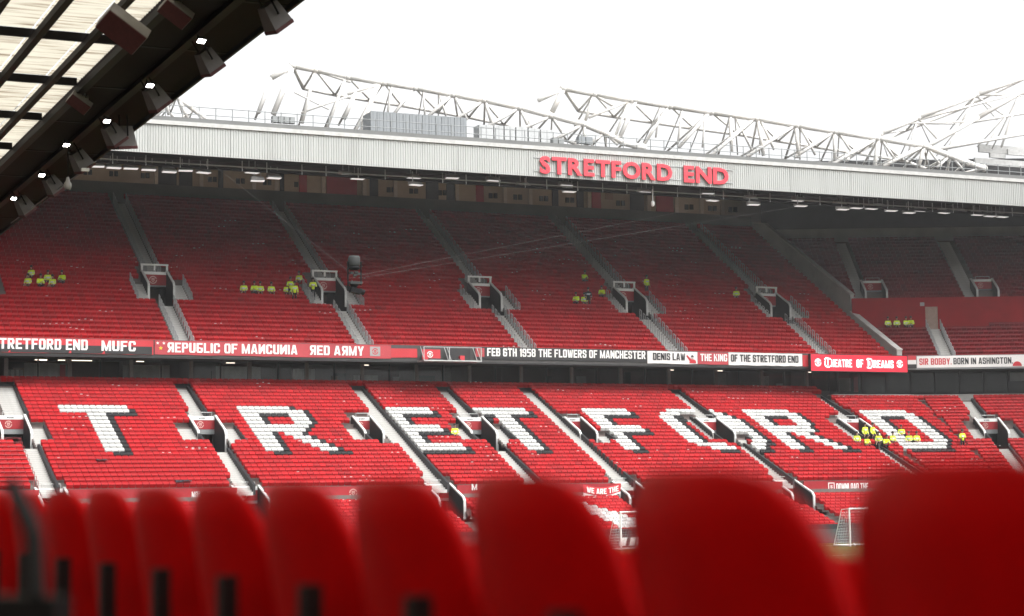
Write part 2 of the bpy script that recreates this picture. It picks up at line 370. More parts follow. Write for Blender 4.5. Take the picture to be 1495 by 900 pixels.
struct('front_terrace', steps_mesh('front_terrace', LA, range(0, 13), lim_front, frow, FT, FR, lambda n: [(f - .85, f + 1.05) for f in FVX] if n < 4 else []))
UROWS = 37
struct('upper_terrace', steps_mesh('upper_terrace', UA, range(0, UROWS), lambda t: (10.0, 102.0), urow, UT, UR, lambda n: [(c - 1.03, c + 1.03) for c in UX] if 10 <= n <= 15 else []))
def c1row(n): return (0.65 + UT * n, 11.30 + UR * n)
def c2row(n): return (6.9 + UT * n, 17.0 + UR * n)
def lim_c(t): return (-.445 * t + .25, 24.0)
struct('corner_terrace', steps_mesh('corner_terrace', UC, range(0, 9), lim_c, c1row, UT, UR))
struct('corner_terrace', steps_mesh('corner_terrace', UC, range(0, 20), lim_c, c2row, UT, UR, lambda n: [(-1.9, .1), (8.6, 10.6)] if n < 4 else []))

# ------------------------------------------------------------------ seats
def slab(w0, w1, z0, z1, yf0, yb0, yf1, yb1, ch):
    """chamfered upright slab facing -y: bottom width w0, top width w1"""
    pts = [(-w0 / 2, z0), (w0 / 2, z0), (w1 / 2, z1 - ch), (w1 / 2 - ch * 1.4, z1), (-w1 / 2 + ch * 1.4, z1), (-w1 / 2, z1 - ch)]
    def y(z, a, b): return a + (b - a) * (z - z0) / (z1 - z0)
    vs = [(x, y(z, yf0, yf1), z) for x, z in pts] + [(x, y(z, yb0, yb1), z) for x, z in pts]
    fs = [(0, 1, 2, 5), (2, 3, 4, 5), (6, 11, 8, 7), (8, 11, 10, 9)] + [(k, k + 6, (k + 1) % 6 + 6, (k + 1) % 6) for k in range(6)]
    return vs, fs
sm = MB()
v_, f_ = slab(.432, .436, .46, .82, -.085, -.045, -.025, .01, .05); sm.add(v_, f_)
sm.prism([(-.10, .36), (-.15, .38), (-.235, .60), (-.215, .665), (-.15, .725), (-.09, .725)][::-1], -.206, .206)
SEATV = np.array(sm.v); SEATF = sm.f
def seat_me(name, m): return sm.mesh(name, m)
def seats_stuff(name, pl, m, label):
    """all remaining seats of one kind as one mesh; pl = list of (x, y, z, angle)"""
    pl = np.array(pl); N = len(pl); nv = len(SEATV)
    c, s_ = np.cos(pl[:, 3]), np.sin(pl[:, 3])
    # slight individual play of each seat
    tilt = rng.normal(0, .010, N); dz = rng.normal(0, .004, N)
    V = np.empty((N, nv, 3)); zx = SEATV[None, :, 2]
    lx = SEATV[None, :, 0] + tilt[:, None] * (zx - .4); ly = SEATV[None, :, 1] + (rng.normal(0, .015, N))[:, None] * (zx - .4)
    V[:, :, 0] = pl[:, 0, None] + c[:, None] * lx - s_[:, None] * ly
    V[:, :, 1] = pl[:, 1, None] + s_[:, None] * lx + c[:, None] * ly
    V[:, :, 2] = pl[:, 2, None] + zx + dz[:, None]
    me = bpy.data.meshes.new(name)
    lt = np.array([len(f) for f in SEATF]); lv = np.concatenate([np.array(f) for f in SEATF]); nl = len(lv)
    me.vertices.add(N * nv); me.vertices.foreach_set('co', V.ravel())
    me.loops.add(N * nl); me.loops.foreach_set('vertex_index', (lv[None, :] + np.arange(N)[:, None] * nv).ravel().astype(np.int32))
    me.polygons.add(N * len(lt))
    ls = np.concatenate([[0], np.cumsum(lt)[:-1]])
    me.polygons.foreach_set('loop_start', (ls[None, :] + np.arange(N)[:, None] * nl).ravel().astype(np.int32))
    me.materials.append(m)
    at = me.attributes.new('tint', 'FLOAT', 'POINT')
    ti = np.clip(rng.normal(.05, .11, N), -.25, .35)
    at.data.foreach_set('value', np.repeat(ti, nv).astype(np.float32))
    me.update(calc_edges=True); me.validate()
    me.polygons.foreach_set('use_smooth', np.zeros(len(me.polygons), bool))
    return tag(link(name, me), label, 'seats', None, 'stuff')

# what stands in the lower tier instead of seats: (x0, x1, first row, last row), LA coordinates
FLIGHTS = [  # (x0, x1, row0, row1, what it runs beside, in words)
    (23.3, 24.3, 9, 19, 'at the left edge of the frame, below the gangway'),
    (36.55, 37.55, -7, 1, 'above the gangway between the first T and the R'),
    (36.55, 37.55, 10, 19, 'below the gangway between the first T and the R'),
    (34.9, 36.0, 4, 8, 'on the left side of the gangway between the T and the R'),
    (38.25, 39.2, 4, 8, 'on the right side of the gangway between the T and the R'),
    (50.75, 51.85, -7, 19, 'long, along the right of the gangway before the E'),
    (47.9, 48.8, 4, 8, 'on the left side of the narrow gangway before the E'),
    (58.35, 59.3, -7, 1, 'above the gangway between the E and the second T'),
    (58.2, 59.3, 10, 19, 'below the gangway between the E and the second T'),
    (56.3, 57.45, 4, 8, 'on the left of the gangway beside the E, by a seated steward'),
    (59.8, 60.7, 4, 8, 'on the right of the gangway under the second T'),
    (65.85, 66.85, -7, 19, 'long, along the left of the gangway before the F'),
    (68.45, 69.3, 6, 8, 'short, on the right side of the gangway before the F'),
    (79.9, 80.9, -7, 1, 'through the top of the letter O'),
    (78.0, 78.9, 1, 8, 'inside the letter O left of its gangway'),
    (81.0, 81.8, 7, 8, 'short, right of the gangway inside the O'),
    (79.9, 80.8, 9, 19, 'below the gangway inside the letter O'),
    (94.0, 94.95, -6, 1, 'above the gangway left of the D'),
    (91.9, 92.95, 2, 8, 'left of the gangway before the D'),
    (92.7, 93.7, 10, 19, 'below the gangway before the D, under the stewards'),
    (23.0, 24.4, -7, 1, 'at the top left edge of the frame'),
    (24.3, 25.3, 4, 8, 'right of the gangway at the left edge of the frame'),
]
def free_lower(x, n):
    for x0, x1, r0, r1, _ in FLIGHTS:
        if r0 <= n <= r1 and x0 - .20 < x < x1 + .20: return False
    for x0, x1, _ in VOMS:
        if 1 <= n <= 8 and x0 - .30 < x < x1 + .30: return False
        if 9 <= n <= 9 and x0 + .45 < x < x1 + .2: return False
    if n >= 18:
        for x0 in FVX:
            if x0 - 1.3 < x < x0 + 1.3: return False
    return True
TT = {0: ('W0-10',), 1: ('W0-10', 'B11'), 2: ('W4-6', 'B7-11'), **{r: ('W4-6', 'B7') for r in range(3, 12)}, 12: ('B5-7',)}
TT2 = dict(TT); TT2[2] = ('B1-3', 'W4-6', 'B7-11'); TT2[3] = ('B2', 'W4-6', 'B7')
RR = {0: ('W0-8', 'B9'), 1: ('W0-10', 'B11'), 2: ('W0-2', 'B3-7', 'W8-10', 'B11'), 3: ('W0-2', 'B3', 'W8-10', 'B11'), 4: ('W0-2', 'B3', 'W8-10', 'B11'),
      5: ('W0-9', 'B10'), 6: ('W0-8', 'B9'), 7: ('W0-2', 'B3', 'W5-7', 'B8'), 8: ('W0-2', 'B3', 'W6-8', 'B9'), 9: ('W0-2', 'B3', 'W7-9', 'B10'),
      10: ('W0-2', 'B3', 'W8-10', 'B11'), 11: ('W0-2', 'B3', 'W9-11', 'B12'), 12: ('B1-3', 'B10-13')}
RR2 = dict(RR); RR2[0] = ('W0-9',); RR2[5] = ('W0-9', 'B10-10'); RR2[6] = ('W0-9', 'B10')
EE = {0: ('W0-8',), 1: ('W0-8', 'B9'), 2: ('W0-2', 'B3-9'), 3: ('W0-2', 'B3'), 4: ('W0-2', 'B3'), 5: ('W0-7',), 6: ('W0-7', 'B8'), 7: ('W0-2', 'B3-8'),
      8: ('W0-2', 'B3'), 9: ('W0-2', 'B3'), 10: ('W0-8',), 11: ('W0-8', 'B9'), 12: ('B1-9',)}
FF = {**EE, 10: ('W0-2', 'B3'), 11: ('W0-2', 'B3'), 12: ('B1-3',)}
OO = {0: ('W3-12',), 1: ('W1-13', 'B14'), 2: ('W0-2', 'B3-6', 'B8-11', 'W12-14', 'B15'), 3: ('W0-2', 'B3-6', 'W12-15', 'B16'),
      **{r: ('W0-2', 'B3', 'W12-15', 'B16') for r in range(4, 9)}, 9: ('W0-2', 'B3', 'W13-15', 'B16'), 10: ('W1-6', 'W10-14', 'B15-16'), 11: ('W3-7', 'W9-13', 'B14'), 12: ('B4-7', 'B10-14')}
DD = {0: ('W0-9',), 1: ('W0-10',), 2: ('W0-2', 'B3-7', 'W8-10', 'B11'), **{r: ('W0-2', 'B3', 'W8-10', 'B11') for r in range(3, 10)}, 10: ('W0-9', 'B10'), 11: ('W0-8', 'B9'), 12: ('B1-9',)}
LETTERS = [(LA, 0, TT, 'T0'), (LA, 29, RR, 'R0'), (LA, 54, EE, 'E'), (LA, 70, TT2, 'T1'), (LA, 92, FF, 'F'), (LA, 106, OO, 'O'), (LA, 125, RR2, 'R1'), (LB, 0, DD, 'D')]
X0 = 26.82 + SP / 2
paint = {}
for seg, k0, mp, nm in LETTERS:
    for r_, items in mp.items():
        for it in items:
            a = it[1:].split('-'); a = range(int(a[0]), int(a[-1]) + 1)
            for c_ in a: paint[(id(seg), k0 + c_, r_)] = (it[0], nm)
WORD = {'T0': 'the first letter T, leftmost of the big seat letters', 'R0': 'the first letter R, right of the leftmost T', 'E': 'the letter E of the lower tier',
        'T1': 'the second letter T, between the E and the F', 'F': 'the letter F of the lower tier', 'O': 'the letter O round a gangway',
        'R1': 'the second letter R, left of the D', 'D': 'the letter D, rightmost of the seat letters'}
white_ind, black_ind, red_pl, white_pl, red_ind = [], [], [], [], []
def lower_seats(seg, k_range, x0, rows):
    for n in rows:
        t, z = lrow(n); a0, a1 = lim_lower(seg, t)
        for k in k_range:
            x = x0 + SP * k
            if not (a0 + .2 < x < a1 - .2): continue
            if seg is LA and not free_lower(x, n): continue
            if seg is LC and ((1 <= n <= 8 and 3.0 < x < 5.6) or (9 <= n <= 20 and 3.2 < x < 4.7) or (n <= 0 and 3.3 < x < 4.6) or (3 <= n <= 8 and 2.0 < x < 6.4)): continue
            if seg is LB and n < -5: continue
            p = seg.P(x, t, z); q = (p[0], p[1], p[2], seg.a)
            c_ = paint.get((id(seg), k, n))
            if c_ is None:
                if seg is LA and 25.4 < x < 36.3 and 13 <= n <= 19: red_ind.append(q)
                else: red_pl.append(q)
            elif c_[0] == 'W': (white_ind if c_[1] in ('T0', 'R0', 'E', 'T1') else white_pl).append((q, c_[1]))
            else: black_ind.append((q, c_[1]))
lower_seats(LA, range(-40, 150), X0, range(-8, 20))
lower_seats(LB, range(-4, 24), .83 + SP / 2, range(-5, 20))
lower_seats(LC, range(-6, 30), .3, range(-5, 20))
for n in range(0, 13):                                   # front section below the red barrier wall
    t, z = frow(n)
    for k in range(-38, 145):
        x = X0 + SP * k
        if not 10 < x < 93.2: continue
        if any(abs(x - fv) < (1.25 if n < 4 else .62) for fv in FVX): continue
        p = LA.P(x, t, z); q = (*p, 0.0)
        d = x - (60.0 + 0.20 * n)
        if 2 <= n <= 9 and 0 <= d < .6 + .32 * n: white_pl.append((q, 'front'))
        else: red_pl.append(q)
seat_w, seat_b, seat_r = seat_me('white_seat', WHT), seat_me('black_seat', BLK), seat_me('red_seat', RED)
ORD = lambda k: {1: 'first', 2: 'second', 3: 'third', 4: 'fourth', 5: 'fifth', 6: 'sixth', 7: 'seventh', 8: 'eighth', 9: 'ninth', 10: 'tenth', 11: 'eleventh', 12: 'twelfth', 13: 'thirteenth'}.get(k, str(k) + 'th')
SHORT = {'T0': 'leftmost T', 'R0': 'left R', 'E': 'letter E', 'T1': 'T after the E', 'F': 'letter F', 'O': 'letter O', 'R1': 'right R', 'D': 'letter D'}
def place_in(lst):
    rows = {}
    for i, (q, nm) in enumerate(lst): rows.setdefault((nm, round(q[2], 2)), []).append((q[0], i))
    tops = {}
    for (nm, z) in rows: tops.setdefault(nm, set()).add(z)
    out = {}
    for (nm, z), it in rows.items():
        r_ = sorted(tops[nm], reverse=True).index(z) + 1
        for j, (_, i) in enumerate(sorted(it)): out[i] = (r_, j + 1, nm)
    return out
pw_, pb_, pr_ = place_in(white_ind), place_in(black_ind), place_in([(q, 'x') for q in red_ind])
for i, (q, nm) in enumerate(white_ind):
    tag(link('white_seat', seat_w, None, q[:3], q[3]), f'white seat of the {SHORT[nm]}, {ORD(pw_[i][0])} row from top, {ORD(pw_[i][1])} from left', 'seat', 'white seats of ' + WORD[nm].split(',')[0])
for i, (q, nm) in enumerate(black_ind):
    tag(link('black_seat', seat_b, None, q[:3], q[3]), f'black seat edging the {SHORT[nm]}, {ORD(pb_[i][0])} row from top, {ORD(pb_[i][1])} from left', 'seat', 'black seats of ' + WORD[nm].split(',')[0])
for i, q in enumerate(red_ind):
    tag(link('red_seat', seat_r, None, q[:3], q[3]), f'red seat below the leftmost T, {ORD(pr_[i][0])} row down, {ORD(pr_[i][1])} from the left', 'seat', 'red seats below the leftmost T')
seats_stuff('white_seats', [q for q, _ in white_pl], WHT, 'white folding seats of the letters F, O, R and D and the front rows')
# upper tier aisles and gangways
def free_upper(x, n):
    for c_ in UX:
        if 10 <= n <= 17:
            if abs(x - c_) < (2.25 if n < 15 else 1.5): return False
        elif abs(x - c_) < .74: return False
    return True
up_pl = []; co_pl = []
for n in range(0, UROWS):
    t, z = urow(n)
    for k in range(-36, 170):
        x = X0 + SP * k
        if 12 < x < 101.7 and free_upper(x, n):
            up_pl.append((*UA.P(x, t, z), 0.0))
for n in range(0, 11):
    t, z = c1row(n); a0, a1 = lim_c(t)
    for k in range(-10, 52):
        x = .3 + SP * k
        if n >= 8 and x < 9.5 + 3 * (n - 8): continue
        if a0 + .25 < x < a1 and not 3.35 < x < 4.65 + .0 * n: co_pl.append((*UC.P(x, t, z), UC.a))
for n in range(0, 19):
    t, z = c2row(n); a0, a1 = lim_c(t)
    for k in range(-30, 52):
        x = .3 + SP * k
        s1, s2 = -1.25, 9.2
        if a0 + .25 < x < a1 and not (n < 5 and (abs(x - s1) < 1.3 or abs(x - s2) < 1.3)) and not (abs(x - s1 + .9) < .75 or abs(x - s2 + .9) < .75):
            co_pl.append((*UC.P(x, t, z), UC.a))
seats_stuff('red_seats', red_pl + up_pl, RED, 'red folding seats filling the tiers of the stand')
seats_stuff('red_seats_baked_shade', co_pl, RED_SHADE, 'dark maroon folding seats in the upper right corner')
pm = MB()                                                # small white number plates that catch the light on some seats
pl_all = [q for q in up_pl if q[2] < 24] + red_pl
for i in range(300):
    b = pl_all[rng.integers(len(pl_all))]; m_ = int(rng.integers(1, 4))
    for j in range(m_):
        c, s_ = math.cos(b[3]), math.sin(b[3]); x = b[0] + c * SP * j; y = b[1] + s_ * SP * j
        wv, zz = rng.uniform(.05, .10), b[2] + rng.uniform(.66, .80)
        pm.add([(x - c * wv - s_ * -.235, y - s_ * wv + c * -.235, zz), (x + c * wv - s_ * -.235, y + s_ * wv + c * -.235, zz),
                (x + c * wv - s_ * -.235, y + s_ * wv + c * -.235, zz + .045), (x - c * wv - s_ * -.235, y - s_ * wv + c * -.235, zz + .045)], [(0, 1, 2, 3)])
tag(link('seat_number_plates', pm.mesh('seat_number_plates', PLATE)), 'small white plates scattered over the red seats', 'plates', None, 'stuff')

# ------------------------------------------------------------------ stairs with steps, side panels and hand rails
def stair_parts(t, seg, x0, x1, rows, rowfn, tread, rise, o, side=True, rails=0, matr=STEP):
    key = (round(x1 - x0, 3), tread)
    if key not in STEPS: 
        STEPS[key] = MB().box(0, x1 - x0, 0, tread / 2 + .006, -.25, 0).box(0.01, x1 - x0 - .01, -.005, -.001, -.045, -.018, 1).mesh('step', [matr, WALLC])
    for n in rows:
        tt, z = rowfn(n)
        for h in range(2):
            p = seg.P(x0, tt + .05 - tread + h * tread / 2, z + .02 + (h - 1) * rise / 2 + rise / 2)
            s_ = link('step', STEPS[key], t, (p[0] - o[0], p[1] - o[1], p[2] - o[2]), seg.a)
    n0, n1 = min(rows), max(rows)
    if side:
        (ta, za), (tb, zb) = rowfn(n1), rowfn(n0)
        if ta > tb: (ta, za), (tb, zb) = (tb, zb), (ta, za)
        mb = MB()
        a = [seg.P(x1 + d, ta - tread + .1, za + h) for d in (0.02, .20) for h in (-.2, .50)] + [seg.P(x1 + d, tb + .05, zb + h) for d in (.02, .20) for h in (-.2, .50)]
        a = [(p[0] - o[0], p[1] - o[1], p[2] - o[2]) for p in a]
        mb.add(a, [(0, 2, 3, 1), (4, 5, 7, 6), (0, 1, 5, 4), (2, 6, 7, 3), (0, 4, 6, 2), (1, 3, 7, 5)])
        link('side_panel', mb.mesh('side_panel', CHAR), t)
    if rails:
        if 'rail' not in STEPS:
            rb = MB(); L, s_ = UT * .9, UR * .9
            rb.tube((0, 0, 0), (0, 0, .95), .036, 6); rb.tube((0, L * .55, s_ * .5), (0, L * .55, .95 + s_ * .5), .036, 6); rb.tube((0, 0, .95), (0, L * .55, .95 + s_ * .5), .036, 6); rb.tube((0, 0, .5), (0, L * .55, .5 + s_ * .5), .018, 5)
            STEPS['rail'] = rb.mesh('handrail', RAILG)
        for n in list(rows)[::1]:
            for xx in ((x0 - .06, x1 + .06) if rails == 2 else ((x0 - .06,) if rails == 1 else (x1 + .06,))):
                tt, z = rowfn(n); p = seg.P(xx, tt + .07 - tread, z)
                link('handrail', STEPS['rail'], t, (p[0] - o[0], p[1] - o[1], p[2] - o[2]), seg.a)
STEPS = {}
for x0, x1, r0, r1, wd in FLIGHTS:
    ta, za = lrow(r1); o = LA.P(x0, ta, za)
    t = thing('aisle_stairs', 'lower tier stairs ' + wd, 'stairs', o, 0, 'lower tier stairs')
    stair_parts(t, LA, x0, x1, range(r0, r1 + 1), lrow, LT, LR, o)
for x0, x1, r0, r1, wd in ((3.45, 4.45, -5, 0, 'above'), (3.4, 4.5, 10, 19, 'below'), (2.1, 3.2, 4, 8, 'left of'), (5.4, 6.3, 4, 8, 'right of')):
    ta, za = lrow(r1); o = LC.P(x0, ta, za)
    t = thing('aisle_stairs', 'concrete stairs ' + wd + ' the gangway right of the D', 'stairs', o, 0, 'lower tier stairs')
    stair_parts(t, LC, x0, x1, range(r0, r1 + 1), lrow, LT, LR, tuple(o))
NTH = ['off the left edge', 'first from the left', 'second from the left', 'third from the left', 'fourth from the left', 'fifth from the left']
for i, c_ in enumerate(UX):
    if i == 0: continue
    for x0, x1, r0, r1, wd, rl in ((c_ - .53, c_ + .53, 0, 9, 'below', 2), (c_ - .5, c_ + .5, 16, UROWS - 2, 'above', 2), (c_ - 2.1, c_ - 1.12, 10, 14, 'beside the left wall of', 1), (c_ + 1.12, c_ + 2.1, 10, 14, 'beside the right wall of', 3)):
        ta, za = urow(r0); o = UA.P(x0, ta, za)
        t = thing('aisle_stairs', f'railed stairs {wd} the upper tier gangway {NTH[i]}', 'stairs', o, 0, 'upper tier stairs')
        stair_parts(t, UA, x0, x1, range(r0, r1 + 1), urow, UT, UR, o, False, rl)
for x0, x1, fn, r0, r1, wd, rl in ((3.4, 4.6, c1row, 0, 8, 'below the pale doorway in the red corner wall', 2), (-2.75, -1.6, c2row, 0, 18, 'up the dark corner beside the grey end wall', 0), (7.7, 8.85, c2row, 0, 18, 'up the dark corner by the right frame edge', 0)):
    ta, za = fn(r0); o = UC.P(x0, ta, za)
    t = thing('aisle_stairs', 'concrete stairs of the upper tier ' + wd, 'stairs', o, 0, 'upper tier stairs')
    stair_parts(t, UC, x0, x1, range(r0, r1 + 1), fn, UT, UR, tuple(o), False, rl)

# ------------------------------------------------------------------ gangway mouths (vomitories)
def vomitory(label, loc, rz, w, dep, drop, htop, bands, crest=True, code='', toprail=False, group='gangway openings'):
    """origin: centre of the back plane at passage floor; walls run forward (-y) and step down with the seating"""
    t = thing('gangway_opening', label, 'gangway', loc, rz, group)
    x = w / 2
    prof = [(0.25, htop), (0.0, htop), (-dep, htop - drop), (-dep - .18, htop - drop - .25), (-dep - .18, -1.2), (0.25, -1.2)]
    for s in (-1, 1):
        wl = link('side_wall', MB().prism(prof, s * x - .06, s * x + .06).mesh('side_wall', CHAR), t)
        cp = MB(); c0, c1 = s * x - .085, s * x + .085
        cp.prism([(0.27, htop + .002), (0.0, htop + .002), (-dep, htop - drop + .002), (-dep - .18, htop - drop - .248), (-dep - .18, htop - drop - 1.5), (-dep - .30, htop - drop - 1.5), (-dep - .30, htop - drop - .20), (-dep - .06, htop - drop + .10), (0.0, htop + .11), (.27, htop + .11)], c0, c1)
        link('capping', cp.mesh('capping', mat('gangway_capping', (.58, .58, .56), .5)), wl)
    z = htop
    names = (('header', WPAINT), ('red_panel', REDP), ('lintel', GREY))
    for (nm, mt), h, yy in zip(names, bands, (.0, .02, .04)):
        p = link(nm, MB().box(-x + .065, x - .065, yy, yy + .22, z - h + .004, z).mesh(nm, mt), t)
        if nm == 'header' and code:
            link('lettering', text_mb(code, -.24, z - h * .72, .48, h * .42, -.012).mesh('lettering', PRNK), p)
        if nm == 'red_panel' and crest:
            link('crest', crest_mb(-.12, z - h / 2, h * .38, .006).mesh('crest', mat('faded_crest_print', (.55, .3, .27), .6)), p)
        z -= h
    link('passage', MB().box(-x + .07, x - .07, 2.2, 2.3, -1.2, z + .7).mesh('passage', mat('dim_brown_wall', (.10, .07, .055), .8)), t)
    link('passage_ceiling', MB().box(-x + .07, x - .07, .27, 2.19, z + .03, z + .12).mesh('passage_ceiling', CHAR), t)
    for s in (-1, 1): link('passage_wall', MB().box(s * (x - .11) - .03, s * (x - .11) + .03, .28, 2.18, -1.2, z).mesh('passage_wall', CHAR), t)
    link('passage_floor', MB().box(-x + .07, x - .07, -dep - .1, 2.19, -.3, -.02).mesh('passage_floor', CHAR), t)
    if toprail:
        rl = MB(); 
        for xx in (-x, 0, x): rl.box(xx - .07, xx + .07, -.02, .12, htop + .112, htop + .62)
        rl.box(-x - .1, x + .1, -.025, .125, htop + .50, htop + .64)
        link('guard_rail', rl.mesh('guard_rail', WPAINT), t)
    else:
        rl = MB()
        for xx in (-x * .5, x * .8): rl.tube((xx, .3, htop - .2), (xx, .3, htop + .30), .02, 5)
        rl.tube((-x * .5, .3, htop + .30), (x * .8, .3, htop + .30), .022, 5)
        link('guard_rail', rl.mesh('guard_rail', STEEL), t)
    return t
for i, (a, b, wd) in enumerate(VOMS):
    vomitory('charcoal gangway with red crest panel, ' + wd, ((a + b) / 2, 138.4, 3.35), 0, b - a, 2.63, 1.2, 2.74, (.28, .68, .36), code='W20%d' % (6 - i if i < 6 else 0), group='lower tier gangways')
p = LC.P(4.3, -1.6, 3.35)
vomitory('charcoal gangway with red crest panel right of the white D', p, LC.a, 2.1, 2.63, 1.2, 2.74, (.28, .68, .36), code='W206', group='lower tier gangways')
for i, c_ in enumerate(UX):
    if i == 0: continue
    vomitory(f'upper tier gangway with white rail above a red panel, {NTH[i]}', (c_, 152.2, 15.4), 0, 2.06, 2.1, 1.15, 3.0, (.24, .86, .12), code='', toprail=True, group='upper tier gangways')
for s_, wd in ((-.9, 'beside the grey end wall'), (9.6, 'near the right frame edge')):
    vomitory('dim gangway above the red corner wall ' + wd, UC.P(s_, 9.2, 17.2), UC.a, 2.0, 1.9, 1.1, 2.6, (.22, .70, .12), group='corner gangways')
for c_, wd in zip(FVX, ('low at the far left behind the blurred seats', 'low below the R, its white header showing between blurred seats', 'low below the E, between two blurred seats', 'low beside the hanging cloth banner above the goal', 'low left of the lettered red barrier wall')):
    vomitory('front row gangway, ' + wd, (c_ + .1, 127.6, -1.9), 0, 1.9, 2.5, 1.0, 2.72, (.26, .72, .2), code='W10%d' % (1 + FVX.index(c_)), group='front gangways')
# red safety rails along the rows at the far left
for n in range(9, 20):
    t_, z_ = lrow(n); rb = MB()
    rb.tube((10, 140 + t_ + .06, z_ + .92), (23.2, 140 + t_ + .06, z_ + .92), .022, 6)
    for xx in np.arange(10.2, 23.3, .92): rb.tube((xx, 140 + t_ + .06, z_), (xx, 140 + t_ + .06, z_ + .92), .018, 5)
    rb.tube((23.2, 140 + t_ + .06, z_ + .92), (23.2, 140 + t_ + .06, z_), .022, 6)
    tag(link('safety_rail', rb.mesh('safety_rail', mat('dark_red_rail', (.22, .012, .015), .5))), f'thin red safety rail left of the first stairs, {ORD(n - 8)} from the top', 'rail', 'red safety rails at the left edge')

# ------------------------------------------------------------------ upper tier front, banners and LED board
FY = 141.80
t = thing('tier_parapet', 'grey front parapet of the upper tier behind the banners', 'parapet', (10, 141.9, 10.7))
wpart('front_wall', MB().box(10, 102.3, 141.88, 142.02, 10.72, 11.98), mat('parapet_dark', (.06, .058, .056), .7), t)
sf = MB(); sf.add([(10, 141.9, 10.72), (102.3, 141.9, 10.72), (102.3, 151, 11.02), (10, 151, 11.02), (10, 141.9, 10.60), (102.3, 141.9, 10.60), (102.3, 151, 10.92), (10, 151, 10.92)],
                  [(0, 1, 2, 3), (4, 7, 6, 5), (0, 4, 5, 1), (1, 5, 6, 2), (3, 2, 6, 7), (0, 3, 7, 4)])
wpart('soffit', sf, CHAR, t)
def bx(px, py=512): return float(atY(px, py, FY)[0])
def banner(label, px0, px1, z0, z1, m, texts=(), extra=(), sag=.012, name='cloth_banner'):
    """a vinyl sheet tied to the parapet; texts = (string, px0, px1, z low, height, material)"""
    a, b = bx(px0), bx(px1); n = max(2, int((b - a) / .6))
    t = thing(name, label, 'banner', (a, FY, z0), 0, 'banners along the upper tier front')
    mb = MB(); vs = []
    for i in range(n + 1):
        x = (b - a) * i / n; wv = .03 * math.sin(i * 1.7) ; e0 = random.uniform(-.02, .02); e1 = random.uniform(-.012, .012)
        vs += [(x, wv * .5, e0), (x, 0, z1 - z0 + e1), (x, .03 + wv * .5, e0), (x, .03, z1 - z0 + e1)]
    for i in range(n):
        k = 4 * i
        mb.add([vs[k], vs[k + 4], vs[k + 5], vs[k + 1], vs[k + 2], vs[k + 6], vs[k + 7], vs[k + 3]], [(0, 1, 2, 3), (7, 6, 5, 4), (0, 4, 5, 1), (3, 2, 6, 7)])
    link('sheet', mb.mesh('sheet', m), t)
    for s_, p0, p1, zl, h, mt in texts:
        x0, x1 = bx(p0) - a, bx(p1) - a
        link('lettering', text_mb(s_, x0, zl - z0, x1 - x0, h, -.035).mesh('lettering', mt), t)
    for fn in extra: fn(t, a, z0)
    return t
def patch(nm, p0, p1, za, zb, mt, y=-.03):
    def f(t, a, z0): link(nm, MB().box(bx(p0) - a, bx(p1) - a, y, y + .008, za - z0, zb - z0).mesh(nm, mt), t)
    return f
def star(px, z, r, mt):
    def f(t, a, z0):
        c = bx(px) - a; vs = [(c + (r if k % 2 == 0 else .42 * r) * math.sin(math.pi * k / 5), -.036, z - z0 + (r if k % 2 == 0 else .42 * r) * math.cos(math.pi * k / 5)) for k in range(10)]
        link('star', MB().add([(c, -.036, z - z0)] + vs, [(0, 1 + (k + 1) % 10, 1 + k) for k in range(10)]).mesh('star', mt), t)
    return f
def crest(px, z, r, mt):
    def f(t, a, z0): link('crest', crest_mb(bx(px) - a, z - z0, r, -.036).mesh('crest', mt), t)
    return f
banner('red and black banner lettered STRETFORD END MUFC at the left edge', -25, 224, 10.85, 11.94, REDB,
       (('STRETFORD END', -13, 128, 11.10, .78, PRNW), ('MUFC', 148, 198, 11.08, .76, PRNW)), (patch('black_half', -24, 222, 10.86, 11.45, BLKB, -.012),))
banner('faded red banner lettered with mirrored letters about a republic and a red army', 226, 571, 10.88, 11.94, REDB2,
       (('ЯEPUБLIC OF MAИCUИIA', 244, 434, 11.06, .74, PRNW), ('ЯED AЯMY', 452, 531, 11.06, .74, PRNW)),
       (star(230, 11.74, .13, PRNW), star(239, 11.74, .13, PRNW), star(234.5, 11.36, .17, PRNY), patch('badge_square', 540, 555, 11.05, 11.80, CLOTH), crest(547.5, 11.42, .26, PRNR)))
banner('plain bright red cloth between the faded banner and the camera platform', 571, 609, 10.98, 11.70, REDB)
banner('black banner remembering the flowers of february 1958', 692, 945, 10.98, 11.94, BLKB,
       (('FEB 6TH 1958 THE FLOWERS OF MANCHESTER', 711, 942, 11.22, .66, PRNW),), (patch('badge_square', 694, 707, 11.16, 11.86, REDB2), crest(700.5, 11.50, .24, mat('dull_crest', (.3, .16, .1), .6))))
def figure(t, a, z0):
    """flat print of a bust with one raised arm"""
    c = bx(1010.5) - a
    mb = MB().add([(c - .34, -.036, .08), (c + .36, -.036, .08), (c + .30, -.036, .32), (c + .06, -.036, .42), (c - .12, -.036, .42), (c - .52, -.036, .78), (c - .60, -.036, .68), (c - .24, -.036, .22)], [(0, 1, 2, 3, 4, 7), (4, 5, 6, 7)])
    link('red_figure', mb.mesh('red_figure', PRNR), t)
    h = MB().add([(c - .02 + .13 * math.cos(k * math.pi / 5), -.038, .56 + .17 * math.sin(k * math.pi / 5)) for k in range(10)], [tuple(range(10))])
    link('figure_head', h.mesh('figure_head', mat('print_grey', (.45, .38, .35), .6)), t)
    link('figure_hair', MB().add([(c - .02 + .145 * math.cos(k * math.pi / 6), -.040, .60 + .17 * math.sin(k * math.pi / 6)) for k in range(7)], [tuple(range(7))]).mesh('figure_hair', PRNK), t)
banner('white banner lettered DENIS LAW with a red bust figure', 945, 1018, 10.86, 11.90, WHTB, (('DENIS LAW', 953, 1000, 11.16, .60, PRNK),), (figure,))
